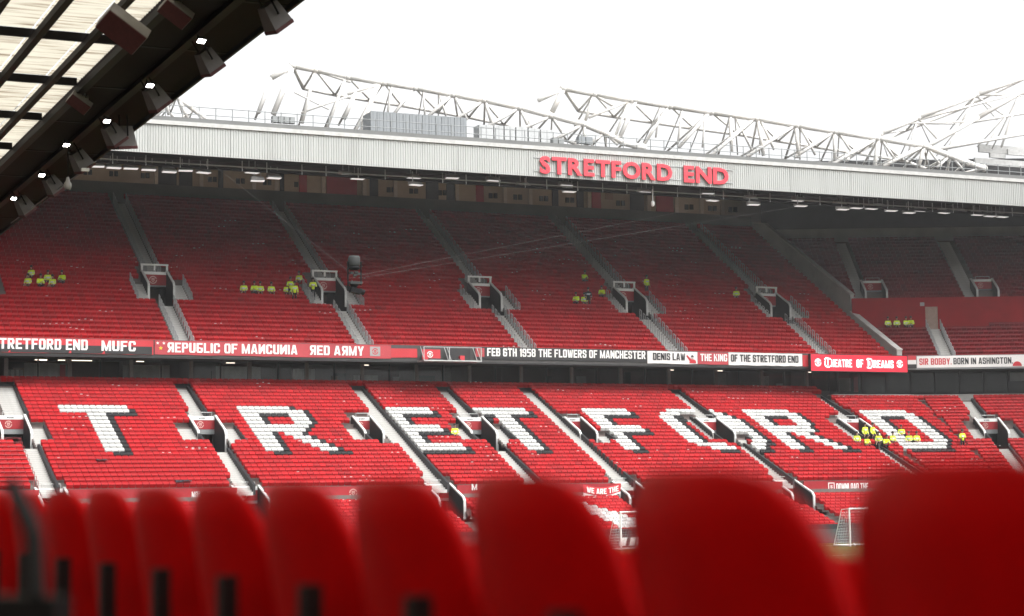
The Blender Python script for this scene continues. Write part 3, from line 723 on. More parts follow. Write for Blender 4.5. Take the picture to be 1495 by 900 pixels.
banner('short red banner lettered THE KING in white', 1018.5, 1063, 10.86, 11.90, REDB2, (('THE KING', 1022, 1061, 11.14, .62, PRNW),))
banner('white banner lettered OF THE STRETFORD END in black', 1063.5, 1171, 10.84, 11.92, WHTB, (('OF THE STRETFORD END', 1066.5, 1165, 11.14, .62, PRNK),))
banner('red cloth strip between the white banner and the lit board', 1171.5, 1179.5, 10.84, 11.82, REDB)
a, b = bx(1180, 530), bx(1320, 530)
t = thing('led_board', 'glowing red screen lettered THEATRE OF DREAMS under the grey end wall', 'screen', (a, 141.35, 10.45))
W_ = b - a
link('screen', MB().box(0, W_, 0, .35, 0, 1.42).mesh('screen', LEDR), t)
link('frame', MB().box(-.06, 0, -.02, .36, -.06, 1.48).box(W_, W_ + .06, -.02, .36, -.06, 1.48).box(0, W_, -.02, .36, 1.421, 1.48).box(0, W_, -.02, .36, -.06, -.001).mesh('frame', CHAR), t)
def fr(p): return bx(p, 530) - a
for p in (1190, 1309): link('crest', crest_mb(fr(p), .72, .34, -.012).mesh('crest', LEDW), t)
def gothic(ch, x0, x1, z0, h):
    mb = MB(); w = x1 - x0; y = -.012
    def pl(pts): mb.add([(x0 + w * p, y, z0 + h * q) for p, q in pts], [tuple(range(len(pts)))])
    if ch == 'T':
        pl([(0, .85), (.3, 1.04), (1.0, .94), (1.02, .80), (.35, .86), (.1, .72)])
        pl([(.05, .62), (.24, .74), (.22, .30), (.42, .12), (.40, -.02), (.12, .10), (.02, .30)]); pl([(.40, -.02), (.42, .12), (.75, .10), (1.0, .28), (.98, .10), (.76, -.04)])
        pl([(.50, .80), (.66, .80), (.62, .14), (.50, .20)])
    else:
        pl([(0, .92), (.22, 1.05), (.75, 1.0), (.74, .88), (.28, .90), (.08, .78)]); pl([(.75, 1.0), (1.02, .76), (1.0, .22), (.84, .30), (.84, .70), (.70, .88)])
        pl([(1.0, .22), (.66, -.05), (.1, .0), (.02, .14), (.6, .10), (.84, .30)]); pl([(.20, .80), (.36, .84), (.34, .16), (.20, .20)]); pl([(.48, .74), (.58, .74), (.58, .26), (.48, .26)])
    return mb
for mb in (gothic('T', fr(1199), fr(1208.5), .30, .86), text_mb('HEATRE', fr(1209.2), .34, fr(1239.5) - fr(1209.2), .68, -.012), text_mb('OF', fr(1246), .34, fr(1256) - fr(1246), .70, -.012),
           gothic('D', fr(1260.5), fr(1270), .28, .88), text_mb('REAMS', fr(1270.6), .33, fr(1300) - fr(1270.6), .68, -.012)):
    link('lettering', mb.mesh('lettering', LEDW), t)
# corner banner on the turned front
t = thing('corner_parapet', 'grey parapet of the corner section under the white Ashington banner', 'parapet', UC.P(0, 0, 10.7), UC.a)
link('front_wall', MB().box(0, 26, -.1, .06, .0, 1.25).mesh('front_wall', GREY), t)
link('soffit', MB().box(0, 26, .07, 7, -.02, .22).mesh('soffit', CHAR), t)
t = thing('cloth_banner', 'white corner banner lettered SIR BOBBY BORN IN ASHINGTON', 'banner', UC.P(0, -.14, 10.85), UC.a, 'banners along the upper tier front')
link('sheet', MB().box(1.15, 12.5, 0, .03, 0, 1.05).mesh('sheet', WHTB), t)
link('lettering', text_mb('SIR BOBBY.', 1.35, .26, 2.9, .58, -.012).mesh('lettering', PRNR), t)
link('lettering', text_mb('BORN IN ASHINGTON.', 4.42, .27, 5.35, .58, -.012).mesh('lettering', PRNK), t)
link('red_disc', MB().add([(10.15 + .42 * math.cos(k * math.pi / 10), -.014, .05 + .42 * math.sin(k * math.pi / 10)) for k in range(11)], [tuple(range(11))]).mesh('red_disc', PRNR), t)
t = thing('flag_cloth', 'small red, white and black flag right of the lit board', 'flag', UC.P(-.05, -.16, 10.7), UC.a)
for i, mt in enumerate((BLKB, WHTB, REDB)): link('stripe', MB().box(.05, 1.12, 0, .03, .1 + .38 * i, .478 + .38 * i).mesh('stripe', mt), t)

# grey end wall of the upper tier
t = thing('end_wall', 'grey sloping end wall closing the upper tier on the right', 'wall', (102.1, 142.2, 11))
wpart('tall_wall', MB().prism([(149.3, 13.5), (149.3, 18.15), (164.2, 26.9), (170, 27.9), (170, 24)], 102.05, 102.45), WALLC, t)
wpart('low_wall', MB().prism([(142.1, 10.9), (142.1, 12.45), (142.5, 12.6), (149.28, 16.55), (149.28, 13)], 101.95, 102.5), WALLC, t)
wpart('coping', MB().prism([(142.05, 12.47), (142.5, 12.64), (149.28, 16.57), (149.28, 16.68), (142.45, 12.76), (142.05, 12.58)], 101.9, 102.55), STEP, t)
wpart('coping', MB().prism([(149.3, 18.16), (164.2, 26.91), (170, 27.91), (170, 28.03), (164.2, 27.03), (149.2, 18.28)], 102.0, 102.5), STEP, t)
# red wall of the corner with its doorway
t = thing('red_corner_wall', 'tall dull red wall crossing the corner behind seated stewards', 'wall', UC.P(0, 6.05, 14.4), UC.a)
REDD = mat('corner_red_paint', (0.25, 0.004, 0.008), .7, .15, .7, .1)
link('wall_face', MB().box(-3.4, 3.42, 0, .2, -1.5, 3.42).box(4.6, 26, 0, .2, -.8, 3.42).box(3.42, 4.6, 0, .2, 2.55, 3.42).mesh('wall_face', REDD), t)
link('door', MB().box(3.42, 4.6, .06, .16, .0, 2.55).mesh('door', mat('tan_door', (.30, .21, .17), .7)), t)
link('exit_sign', MB().box(2.95, 3.35, -.06, -.005, 2.62, 2.95).mesh('exit_sign', CLOTH), t)
t = thing('corner_back_wall', 'dark grey wall at the top of the right corner seating', 'wall', UC.P(0, 20.2, 24.6), UC.a)
link('wall_face', MB().box(-9.5, 30, 0, .3, -1, 1.75).mesh('wall_face', WALLC), t)
link('rear_panel', MB().box(-9.5, 30, 1.6, 1.8, -1, 9).mesh('rear_panel', CHAR), t)

# ------------------------------------------------------------------ glazed hospitality boxes between the tiers
t = thing('hospitality_boxes', 'dark glazed row of hospitality boxes between the two tiers', 'glass front', (10, 146.2, 8.3))
wpart('sill_wall', MB().box(10, 97, 145.6, 146.15, 7.9, 8.95), CHAR, t)
wpart('back_wall', MB().box(10, 104, 150.2, 150.4, 8, 11.2), MAUVE, t)
wpart('floor_slab', MB().box(10, 104, 146.2, 150.19, 8.2, 8.5), CHAR, t)
PW = 2.36; xx = 10.0; i = 0; GX = []
pane_me = MB().add([(0, 0, 0), (PW - .3, 0, 0), (PW - .3, 0, 1.88), (0, 0, 1.88)], [(0, 1, 2, 3)]).mesh('pane', GLASS); col_me = MB().box(-.15, .15, -.06, .14, -.05, 1.95).mesh('column', mat('box_column', (.16, .13, .13), .5)); thin_me = MB().box(-.05, .05, -.03, .08, -.05, 1.95).mesh('mullion', CHAR)
while xx < 98:
    link('pane', pane_me, t, (xx + .15 - 10, .0, .66)); link('column' if i % 2 == 0 else 'mullion', col_me if i % 2 == 0 else thin_me, t, (xx - 10, -.02, .62))
    if i % 2 == 0: link('partition', MB().box(-.06, .06, .2, 3.9, .25, 2.75).mesh('partition', MAUVE), t, (xx - 10, 0, 0))
    GX.append(xx); xx += PW; i += 1
for k in range(30):
    xk = random.uniform(12, 101); wk = random.uniform(.5, 1.6)
    wpart('inner_panel', MB().box(xk, xk + wk, 150.08 - .004 * k, 150.19, 8.5, random.uniform(9.6, 10.8)), random.choice((MAUVE, CHAR, mat('warm_panel', (.20, .13, .115), .7), mat('pale_panel', (.26, .24, .235), .7))), t)
dl = mat('box_ceiling_light', (.8, .75, .7), .4, emit=(1, .82, .65), estr=1.2)
for kk, (px_, w_) in enumerate(((60, .9), (64, .5), (110, 2.6), (205, .6), (337, .7), (532, .8), (980, .5), (1050, .7), (1180, .6))):
    p = atY(px_, 520, 147.5); tag(link('ceiling_light', MB().box(-w_ / 2, w_ / 2, -.04, .04, -.03, .03).mesh('ceiling_light', dl), None, (p[0], 147.6, 10.75)), f'dim strip light in a hospitality box, {ORD(kk + 1)} from the left', 'light', 'box ceiling lights')
for j, (p0, p1, y0, wd) in enumerate(((12, 34, 540, 'cut by the left frame edge'), (35, 105, 530, 'second from the left, with dark scrawled shapes'), (179, 248, 533, 'third from the left'), (315, 381, 535, 'left of the mirrored lettering'), (428, 460, 539, 'under the words of the red army'), (516, 552, 548, 'low, like a covered sofa'))):
    q0, q1, top = atY(p0, 553, 146.6), atY(p1, 553, 146.6), atY(p0, y0, 146.6)
    z1 = float(top[2]); z0 = 8.9
    tt = thing('pale_drape', 'pale grey cloth hung behind the box glass, ' + wd, 'drape', (q0[0], 146.6, z0), 0, 'pale drapes in the boxes')
    n = 10; mb = MB(); L = float(q1[0] - q0[0]); vs = []
    for k in range(n + 1):
        y = .05 * math.sin(k * 2.1) ; vs += [(L * k / n, y, 0), (L * k / n, y, z1 - z0 + random.uniform(-.03, .03)), (L * k / n, y + .02, 0), (L * k / n, y + .02, z1 - z0)]
    for k in range(n):
        c = 4 * k; mb.add([vs[c], vs[c + 4], vs[c + 5], vs[c + 1], vs[c + 2], vs[c + 6], vs[c + 7], vs[c + 3]], [(0, 1, 2, 3), (7, 6, 5, 4), (3, 2, 6, 7)])
    link('cloth', mb.mesh('cloth', CLOTH), tt)
    if j == 1:
        for k in range(5): link('dark_scrawl', MB().box(L * (.16 + .1 * k), L * (.24 + .1 * k), -.09, -.08, .1 + .07 * (k % 3), .3 + .09 * (k % 2)).mesh('dark_scrawl', GREY), tt)
        link('red_mark', MB().box(L * .74, L * .86, -.09, -.08, .15, z1 - z0 - .1).mesh('red_mark', REDB2), tt)
# boxes go on round the corner
t = thing('corner_boxes', 'dark glazed boxes under the corner banner above a grey ledge', 'glass front', LC.P(0, 3.9, 7.6), R(-18))
link('rear_wall', MB().box(-12, 18, 2.6, 2.8, -.5, 4.2).mesh('rear_wall', CHAR), t)
for k in range(11):
    link('pane', MB().add([(0, 0, 0), (2.0, 0, 0), (2.0, 0, 2.4), (0, 0, 2.4)], [(0, 1, 2, 3)]).mesh('pane', GLASS), t, (-9.5 + 2.3 * k, 1.1, 1.2)); link('column', MB().box(-.1, .1, -.05, .1, -.3, 3.0).mesh('column', CHAR), t, (-9.65 + 2.3 * k, 1.1, .9))
link('inner_panel', MB().box(-7.2, -5.9, 1.9, 2.0, 1.4, 2.6).mesh('inner_panel', CLOTH), t); link('inner_panel', MB().box(-5.6, -5.2, 1.9, 2.0, 1.3, 2.7).mesh('inner_panel', REDB2), t)
link('inner_panel', MB().box(9.2, 11.5, 1.9, 2.0, 2.2, 3.0).mesh('inner_panel', CLOTH), t)
for seg, a0, a1, tt_ in ((LB, .2, 8.4, 3.55), (LC, -.6, 15, 3.75)):
    t = thing('ledge_wall', 'grey ledge wall behind the top seats ' + ('of the D block' if seg is LB else 'right of the D block'), 'wall', seg.P(a0, tt_, 7.2), seg.a, 'grey ledges in the lower corner')
    link('wall_face', MB().box(0, a1 - a0, 0, .25, 0, 1.22).mesh('wall_face', WALLC), t); link('coping', MB().box(0, a1 - a0, -.05, .9, 1.222, 1.32).mesh('coping', WALLC), t)

# ------------------------------------------------------------------ concourse at the back of the upper tier
t = thing('concourse_wall', 'beige back wall of the upper concourse with windows, doors and red panels', 'wall', (10, 171, 26))
wpart('barrier_wall', MB().box(10, 102.04, 166.55, 166.75, 25.6, 28.0), mat('dark_barrier', (.14, .13, .125), .8, .15, .5), t)
wpart('concourse_floor', MB().box(10, 140, 166.76, 171, 25.6, 25.8), CHAR, t)
wpart('beige_face', MB().box(10, 140, 171.0, 171.3, 25.6, 31.6), BEIGE, t)
def cwin(nm, p0, p1, y0, y1, mt, yy=170.9, d=.09):
    a, b = atY(p0, y0, yy), atY(p1, y0, yy); z1 = a[2]; z0 = atY(p0, y1, yy)[2]
    wpart(nm, MB().box(a[0], b[0], yy, yy + d, z0, z1), mt, t)
dl2 = mat('concourse_strip', (.8, .75, .7), .4, emit=(1, .85, .7), estr=9.0)
sl_ = lambda p: 0.058 * (p - 300)
for p in (122, 160, 206, 304, 345, 384, 430, 470, 565, 598, 640, 714, 750, 788, 826, 900, 1000, 1034, 1064):
    for k in (0, 7): cwin('window', p + k, p + k + 5.4, 258 + sl_(p), 265.5 + sl_(p), CHAR)
for p0, p1 in ((437, 448), (477, 521), (864, 877), (958, 983), (695, 706)): cwin('red_panel', p0, p1, 240 + sl_(p0), 274 + sl_(p0), REDP, 170.86, .12)
for p0, p1 in ((228, 258), (262, 281), (319, 326), (409, 415), (540, 552), (622, 640), (652, 668), (806, 815), (842, 852), (920, 940)): cwin('doorway', p0, p1, 238 + sl_(p0), 275 + sl_(p0), CHAR, 170.84, .1)
for p0 in (226, 292, 369, 402, 470, 530, 575, 665, 735, 772, 858, 945, 985, 1022, 1052): cwin('pillar', p0, p0 + 5, 236 + sl_(p0), 276 + sl_(p0), mat('pale_pillar', (.42, .34, .27), .7), 170.6, .2)
for kk, p in enumerate((130, 172, 240, 285, 340, 395, 450, 487, 560, 612, 655, 700, 760, 815, 860, 905, 968, 1012, 1050)):
    q = atY(p, 243 + sl_(p), 168.0); tl = tag(link('concourse_light', MB().box(-.5, .5, -.06, .06, -.03, .03).mesh('concourse_light', dl2), None, (q[0], 168.0, 30.35)), f'small strip light over the upper concourse, {ORD(kk + 1)} from the left', 'light', 'concourse strip lights')
cwin('round_emblem', 884, 895, 281, 291, mat('emblem_brown', (.28, .17, .12), .7), 170.88, .1)

# ------------------------------------------------------------------ roof of the far stand
RY = 134.0; ZB, ZT = 24.78, 26.90
t = thing('stand_roof', 'white corrugated roof edge and dark roof over the far stand', 'roof', (5, RY, ZB))
cl = MB(); pit = .198; x = 4.0; prof = []
while x < 150: prof += [(x, 0), (x + .11, 0), (x + .137, .04), (x + .17, .04)]; x += pit
vs = []
for px_, d in prof: vs += [(px_, RY + d, ZB), (px_, RY + d, ZT)]
cl.add(vs, [(2 * k, 2 * k + 2, 2 * k + 3, 2 * k + 1) for k in range(len(prof) - 1)])
wpart('fascia_cladding', cl, CLAD, t)
for xx in np.arange(8, 148, 6.0): wpart('sheet_joint', MB().box(xx - .012, xx + .012, RY - .012, RY - .002, ZB + .01, ZT), mat('joint_grey', (.22, .22, .21), .6), t)
wpart('capping', MB().box(4, 150, RY - .12, RY + .5, ZT + .002, ZT + .30), mat('capping_white', (.42, .42, .405), .5), t)
wpart('gutter', MB().box(4, 150, RY - .02, RY + 2.2, ZT + .302, ZT + .62), mat('gutter_grey', (.13, .133, .13), .6, .15, .3), t)
rs = MB(); rs.add([(4, RY + .06, ZB + .02), (150, RY + .06, ZB + .02), (150, 173, 31.2), (4, 173, 31.2), (4, RY + .06, ZT + .2), (150, RY + .06, ZT + .2), (150, 173, 32.4), (4, 173, 32.4)],
                  [(0, 1, 2, 3), (4, 7, 6, 5), (0, 4, 5, 1), (1, 5, 6, 2), (3, 2, 6, 7), (0, 3, 7, 4)])
wpart('roof_deck', rs, mat('roof_underside', (.05, .047, .045), .8, .2, .4), t)
for yy in np.arange(138, 172, 5.5):
    zz = ZB + (31.2 - ZB) * (yy - RY) / 39
    wpart('purlin', MB().box(6, 148, yy - .12, yy + .12, zz - .32, zz - .02), CHAR, t)
wpart('rear_wall', MB().box(2, 165, 173.1, 173.5, GZ, 33), CHAR, t); wpart('end_gable', MB().box(3.4, 3.8, 140, 173, GZ, 30), CHAR, t); wpart('end_gable', MB().box(150, 150.4, 125, 173, GZ, 30), CHAR, t)
# guard rail along the roof edge
t = thing('roof_railing', 'thin grey guard rail along the far roof edge', 'railing', (5, RY + 1.2, ZT + .6))
pst = MB().tube((0, 0, 0), (0, 0, 1.15), .04, 5).mesh('rail_post', GREY)
for xx in np.arange(6, 122, 1.25): link('rail_post', pst, t, (xx - 5, 0, 0))
for h in (.55, 1.1): link('top_rail', MB().tube((0, 0, h), (117, 0, h), .032, 5).mesh('top_rail', GREY), t)
# red letters on the fascia
t = thing('roof_sign', 'red raised letters STRETFORD END on the white roof edge', 'sign', (float(atY(789, 240, RY)[0]), RY - .2, 22.8))
def sgx(p, y=245): return float(atY(p, y, RY - .15)[0]) - t.location[0]
zl = 22.80; HL = float(atY(800, 228.8, RY - .15)[2] - atY(800, 254.0, RY - .15)[2])
zl = float(atY(800, 254.0, RY - .15)[2])
for st, p0, p1 in (('STRETFORD', 788, 981), ('END', 998, 1063)):
    xa, xb = sgx(p0), sgx(p1)
    for u_, f_ in layout(st, 's', .07):
        mb = MB(); n = len(u_)
        def fl(a, b): return xa + (xb - xa) * a, zl - t.location[2] + HL * b
        pts = [fl(a, b) for a, b, _ in u_]
        mb.add([(p, 0, q) for p, q in pts] + [(p, .09, q) for p, q in pts], [tuple(q) for q in f_] + [tuple(i + n for i in q[::-1]) for q in f_])
        ed = {}
        for q in f_:
            for i in range(len(q)):
                e = (q[i], q[(i + 1) % len(q)]); ed[e] = 1
        for (i, j) in list(ed):
            if (j, i) not in ed: mb.add([(*pts[i][:1], 0, pts[i][1]), (pts[j][0], 0, pts[j][1]), (pts[j][0], .09, pts[j][1]), (pts[i][0], .09, pts[i][1])], [(0, 3, 2, 1)])
        link('letter', mb.mesh('letter', SIGNR), t)
for h in (.12, .9): link('support_rail', MB().box(sgx(780), sgx(1071), .15, .19, zl - t.location[2] + HL * h, zl - t.location[2] + HL * h + .05).mesh('support_rail', RAILG), t)

# plant on the roof
def P3(px, py, Y): return atY(px, py, Y)
a, b = P3(541, 190, 137)[0], P3(682, 190, 137)[0]; zt = P3(541, 162, 137)[2]
t = thing('plant_enclosure', 'long grey ribbed plant enclosure on the far roof', 'plant box', (a, 137, ZT + .62))
npn = 15; dw = (b - a) / npn; hh = zt - (ZT + .62)
link('core', MB().box(.03, b - a - .03, .06, 1.8, 0, hh - .06).mesh('core', GREYU), t)
pm_ = MB().box(.02, dw - .03, 0, .055, 0, hh).box(dw * .4, dw * .46, -.02, 0, .05, hh - .05).mesh('cladding_panel', GREYU)
for k in range(npn): link('cladding_panel', pm_, t, (dw * k, 0, 0))
for j, (p0, p1, y0) in enumerate(((700, 720, 182), (722, 735, 183), (737, 752, 184), (754, 770, 185), (772, 788, 187), (790, 807, 189))):
    a, b = P3(p0, 195, 137)[0], P3(p1, 195, 137)[0]; zt = P3(p0, y0, 137)[2]; hh = zt - (ZT + .62)
    t = thing('roof_unit', 'white louvred roof unit right of the long grey enclosure, ' + ('first', 'second', 'third', 'fourth', 'fifth', 'sixth')[j] + ' in its row', 'air unit', (a, 137, ZT + .62), 0, 'white roof units')
    link('housing', MB().box(0, b - a, 0, 1.2, .25, hh).mesh('housing', mat('unit_white', (.40, .41, .41), .5)), t); link('stand', MB().box(.1, b - a - .1, .1, 1.1, 0, .249).mesh('stand', STEEL), t)
    link('door_seam', MB().box((b - a) * .48, (b - a) * .52, -.015, 0, .3, hh - .05).mesh('door_seam', GREY), t)
for p0, p1, y0, y1, lab in ((845, 866, 199, 209, 'small grey roof cabinet above the sign letters'), (807, 824, 201, 212, 'dark winch housing on the roof left of the grey cabinet'), (398, 432, 169, 178, 'row of small dark cabinets on the left of the far roof')):
    a, b = P3(p0, y1, 136)[0], P3(p1, y1, 136)[0]; z0, z1 = P3(p0, y1, 136)[2], P3(p0, y0, 136)[2]
    t = thing('roof_cabinet', lab, 'cabinet', (a, 136, z0))
    n = 4 if p0 == 398 else 2
    for k in range(n): link('cabinet_door', MB().box((b - a) * k / n + .02, (b - a) * (k + 1) / n - .05, 0, .5, 0, z1 - z0).mesh('cabinet_door', GREYU if p0 == 845 else GREY), t)
    for k in (0.03, .97): link('leg', MB().box((b - a) * k - .03, (b - a) * k + .03, .1, .16, -1.2, .0).mesh('leg', STEEL), t)

# white tubular trusses standing on the roof
def truss(label, top, braces, Y, r, depth=3.0, group='white roof trusses', extra=(), ext=1.12):
    P = [P3(x, y, Y) for x, y in top]
    t = thing('roof_truss', label, 'truss', P[0], 0, group)
    for a, b in zip(P[:-1], P[1:]): wpart('top_chord', MB().tube(a, b, r, 10), TRUSS, t, True)
    off = np.array((0, depth, -.9))
    Q = [P[0]] + [p + off for p in P[1:-1]] + [P[-1]]
    for a, b in zip(Q[:-1], Q[1:]): wpart('rear_chord', MB().tube(a, b, r * .6, 8), TRUSS, t, True)
    for a, b, c in zip(P[1:-1], Q[1:-1], Q[2:]): wpart('cross_tube', MB().tube(a, b, r * .4, 6), TRUSS, t, True); wpart('cross_tube', MB().tube(a, c, r * .35, 6), TRUSS, t, True)
    for a in P: wpart('joint', MB().lathe([(.001, -1.3 * r), (1.05 * r, -.8 * r), (1.3 * r, 0), (1.05 * r, .8 * r), (.001, 1.3 * r)], 8, tuple(a)), TRUSS, t, True)
    for x0, y0, x1, y1, k in braces:
        a, b = P3(x0, y0, Y), P3(x1, y1, Y + .0); d = b - a
        b = a + d * ext
        wpart('brace', MB().tube(a, b, r * k, 8), TRUSS, t, True)
        if k < .8: wpart('brace', MB().tube(a, b + np.array((.9, depth * 1.3, .3)), r * k * .6, 6), TRUSS, t, True)
    for x0, y0, x1, y1, k in extra: wpart('strut', MB().tube(P3(x0, y0, Y), P3(x1, y1, Y), r * k, 6), TRUSS, t, True)
    return t
truss('white tube truss rising from the left above the long grey enclosure',
      [(427, 96), (460, 102), (507, 112), (560, 121), (605, 128), (660, 138), (705, 146), (757, 157), (803, 169), (850, 181), (882, 194), (910, 209), (940, 216)],
      [(427, 98, 402, 160, .9), (396, 114, 379, 160, .7), (460, 103, 443, 172, .55), (505, 113, 480, 180, .5), (519, 135, 504, 170, .7), (556, 121, 518, 193, .5), (550, 124, 527, 193, .8), (572, 123, 566, 165, .4), (605, 128, 576, 166, .45), (618, 131, 620, 165, .35), (640, 134, 650, 166, .35),
       (660, 138, 628, 168, .6), (663, 139, 680, 172, .55), (705, 147, 670, 172, .6), (708, 147, 718, 180, .6), (757, 158, 714, 184, .6), (759, 158, 772, 186, .55), (803, 170, 764, 188, .6), (806, 170, 818, 190, .5), (850, 182, 818, 200, .6), (853, 182, 853, 203, .6), (882, 195, 866, 207, .5), (885, 196, 900, 210, .5)], 142, .25,
      extra=((427, 97, 396, 114, 1.0), (460, 103, 512, 120, .5), (556, 122, 508, 138, .6), (430, 135, 480, 160, .3), (540, 130, 440, 165, .35)))
truss('second white tube truss on the right above the roof sign',
      [(822, 129), (867, 137), (920, 146), (978, 155), (1038, 164), (1103, 173), (1162, 183), (1218, 192), (1280, 202), (1348, 213), (1385, 227), (1412, 238), (1437, 246)],
      [(822, 131, 808, 160, .9), (867, 138, 856, 172, .55), (919, 147, 901, 192, .5), (928, 148, 907, 196, .8), (976, 156, 945, 204, .5), (964, 155, 958, 196, .35), (996, 159, 990, 206, .4), (1036, 164, 996, 210, .6), (1030, 164, 1026, 210, .35), (1066, 169, 1068, 216, .6), (1073, 170, 1095, 214, .4), (1101, 173, 1040, 226, .65), (1106, 174, 1114, 222, .65), (1110, 174, 1128, 214, .45),
       (1160, 183, 1098, 224, .65), (1162, 184, 1166, 226, .7), (1168, 185, 1188, 222, .45), (1216, 193, 1166, 226, .6), (1218, 193, 1219, 230, .65), (1225, 194, 1244, 224, .4), (1278, 203, 1216, 240, .7), (1282, 204, 1277, 244, .75), (1288, 205, 1306, 232, .45), (1346, 214, 1296, 240, .7), (1349, 215, 1342, 240, .7), (1355, 217, 1372, 240, .45), (1386, 228, 1370, 243, .5), (1390, 229, 1404, 246, .45)], 142, .26,
      extra=((822, 130, 786, 147, .8), (867, 138, 895, 155, .5), (920, 147, 860, 172, .5)))
truss('short piece of white truss showing past the near roof edge at the left', [(232, 130), (258, 142), (282, 160), (306, 178)],
      [(258, 142, 230, 168, .6), (262, 146, 272, 170, .8), (283, 161, 258, 176, .5), (286, 163, 300, 180, .6), (240, 138, 246, 165, .7)], 142, .18, 2.0)
truss('white truss of the neighbouring stand at the far right', [(1236, 232), (1285, 196), (1340, 172), (1425, 139), (1510, 108)],
      [(1510, 124, 1428, 172, .9), (1428, 172, 1340, 222, .9), (1412, 180, 1510, 163, .5), (1318, 181, 1408, 178, .4), (1330, 178, 1510, 130, .5), (1425, 139, 1510, 137, .4), (1360, 220, 1510, 193, .7), (1425, 140, 1400, 186, .35), (1400, 186, 1380, 225, .35), (1425, 140, 1470, 172, .35), (1470, 168, 1440, 212, .35), (1487, 140, 1462, 215, .45), (1340, 172, 1370, 205, .35), (1340, 172, 1325, 228, .35), (1285, 196, 1310, 232, .35)], 150, .25, 2.0, group='white roof trusses', ext=1.0)
t = thing('roof_gallery', 'dim grey plant gallery on the neighbouring roof at the far right', 'roof plant', P3(1418, 240, 153))
for k, (p0, p1, y0, y1) in enumerate(((1430, 1500, 216, 222), (1446, 1468, 225, 230), (1472, 1500, 220, 226), (1424, 1500, 236, 240))):
    a, b = P3(p0, y1, 153 - .3 * k), P3(p1, y0, 153 - .3 * k); wpart('gallery_panel', MB().box(a[0], b[0], 153 - .3 * k, 153.25 - .3 * k, a[2], b[2]), mat('gallery_pale', (.40, .40, .39), .6), t)

# lighting gantry and floodlights under the roof edge
t = thing('lighting_gantry', 'long pipe gantry hung under the white roof edge', 'gantry', (5, 135.6, 22))
zg = float(atY(208, 235.5, 135.6)[2]); zg2 = float(atY(208, 239.8, 135.6)[2])
wpart('upper_pipe', MB().tube((6, 135.6, zg), (140, 135.6, zg), .045, 6), STEEL, t); wpart('lower_pipe', MB().tube((6, 135.7, zg2), (140, 135.7, zg2), .11, 8), DARKM, t)
hg = MB().box(-.03, .03, -.03, .03, zg2 - .1, ZB + .1).mesh('hanger', STEEL)
for k, xx in enumerate(np.arange(7, 140, 2.3)): link('hanger', hg, t, (xx - 5 + random.uniform(-.3, .3), 0.02, -22))
fl_h = MB().add([(-.45, -.1, .12), (.45, -.1, .12), (.45, .35, .28), (-.45, .35, .28), (-.55, -.30, -.12), (.55, -.30, -.12), (.55, .30, -.06), (-.55, .30, -.06)],
                [(0, 1, 2, 3), (4, 7, 6, 5), (0, 4, 5, 1), (1, 5, 6, 2), (3, 2, 6, 7), (0, 3, 7, 4)]).mesh('housing', mat('lamp_housing', (.34, .33, .32), .5))
fl_l = MB().box(-.5, .5, -.29, .26, -.16, -.125).mesh('lens', LENS)
fl_b = MB().tube((-.25, 0, .2), (-.25, 0, .75), .025, 5).tube((.25, 0, .2), (.25, 0, .75), .025, 5).mesh('bracket', STEEL)
flp = [(142, 241), (166, 243), (191, 244), (217, 246), (247, 249), (271, 247), (297, 250), (368, 250), (376, 262), (400, 258), (505, 254), (522, 259), (604, 258), (607, 268), (660, 258), (720, 262), (764, 270), (826, 269), (831, 278), (940, 279), (1033, 281), (1040, 291), (1096, 289), (1100, 297), (1165, 291), (1169, 299), (1226, 297), (1230, 304), (1250, 302), (1272, 303), (1285, 301), (1301, 306), (1327, 309), (1345, 306), (1378, 309), (1402, 308), (1427, 312), (1445, 314), (1463, 315)]
for k, (px_, py) in enumerate(flp):
    p = atY(px_, py, 136.3); nb = 'above the letters' if 788 < px_ < 1065 else ('left of the roof sign' if px_ <= 788 else 'right of the roof sign')
    t = thing('floodlight', f'flat grey floodlight under the far roof edge, {ORD(k + 1)} from the left', 'floodlight', p, random.uniform(-.2, .2), f'floodlights under the roof edge {nb}'.replace('above', 'below'))
    link('housing', fl_h, t); link('lens', fl_l, t); link('bracket', fl_b, t)
t = thing('dome_camera', 'small white dome camera hanging below the roof sign', 'camera', atY(953, 298, 135.5))
link('stem', MB().tube((0, 0, .25), (0, 0, 1.2), .04, 6).mesh('stem', WPAINT), t); link('dome', MB().lathe([(0, -.22), (.10, -.18), (.15, -.06), (.15, .1), (.12, .2), (.04, .26)], 12).mesh('dome', WPAINT, True), t)

# ------------------------------------------------------------------ broadcast platform hung on the tier front
p0, p1 = bx(608), bx(692)
t = thing('camera_platform', 'grey hung camera platform with red crest panel between the banners', 'platform', (p0, 140.2, 10.62))
L = p1 - p0
link('deck', MB().box(0, L, 0, 1.5, 0, .10).mesh('deck', STEEL), t)
link('crest_panel', MB().box(.35, L * .38, 1.2, 1.25, .22, 1.02).mesh('crest_panel', REDB), t)
link('crest', crest_mb(L * .2, .62, .26, 1.17).mesh('crest', PRNW), t)
link('black_panel', MB().box(L * .52, L * .90, 1.2, 1.25, .12, 1.10).mesh('black_panel', BLKB), t)
link('red_box', MB().box(L * .68, L * .76, .7, 1.0, .10, .52).mesh('red_box', REDB), t)
for xx in (.05, L * .42, L * .47, L * .92, L - .05): link('brace', MB().bar((xx, .05, .1), (xx + .25, 1.5, 1.25), .05, .05).mesh('brace', STEEL), t)
for xx in (.03, L * .44, L - .03): link('post', MB().box(xx - .03, xx + .03, .02, .08, .1, 1.1).mesh('post', STEEL), t)
link('hand_rail', MB().box(0, L, .02, .07, 1.101, 1.15).mesh('hand_rail', STEEL), t)
link('monitor', MB().box(L * .12, L * .34, .3, .6, .11, .24).box(L * .55, L * .66, .3, .6, .11, .22).mesh('monitor', CHAR), t)

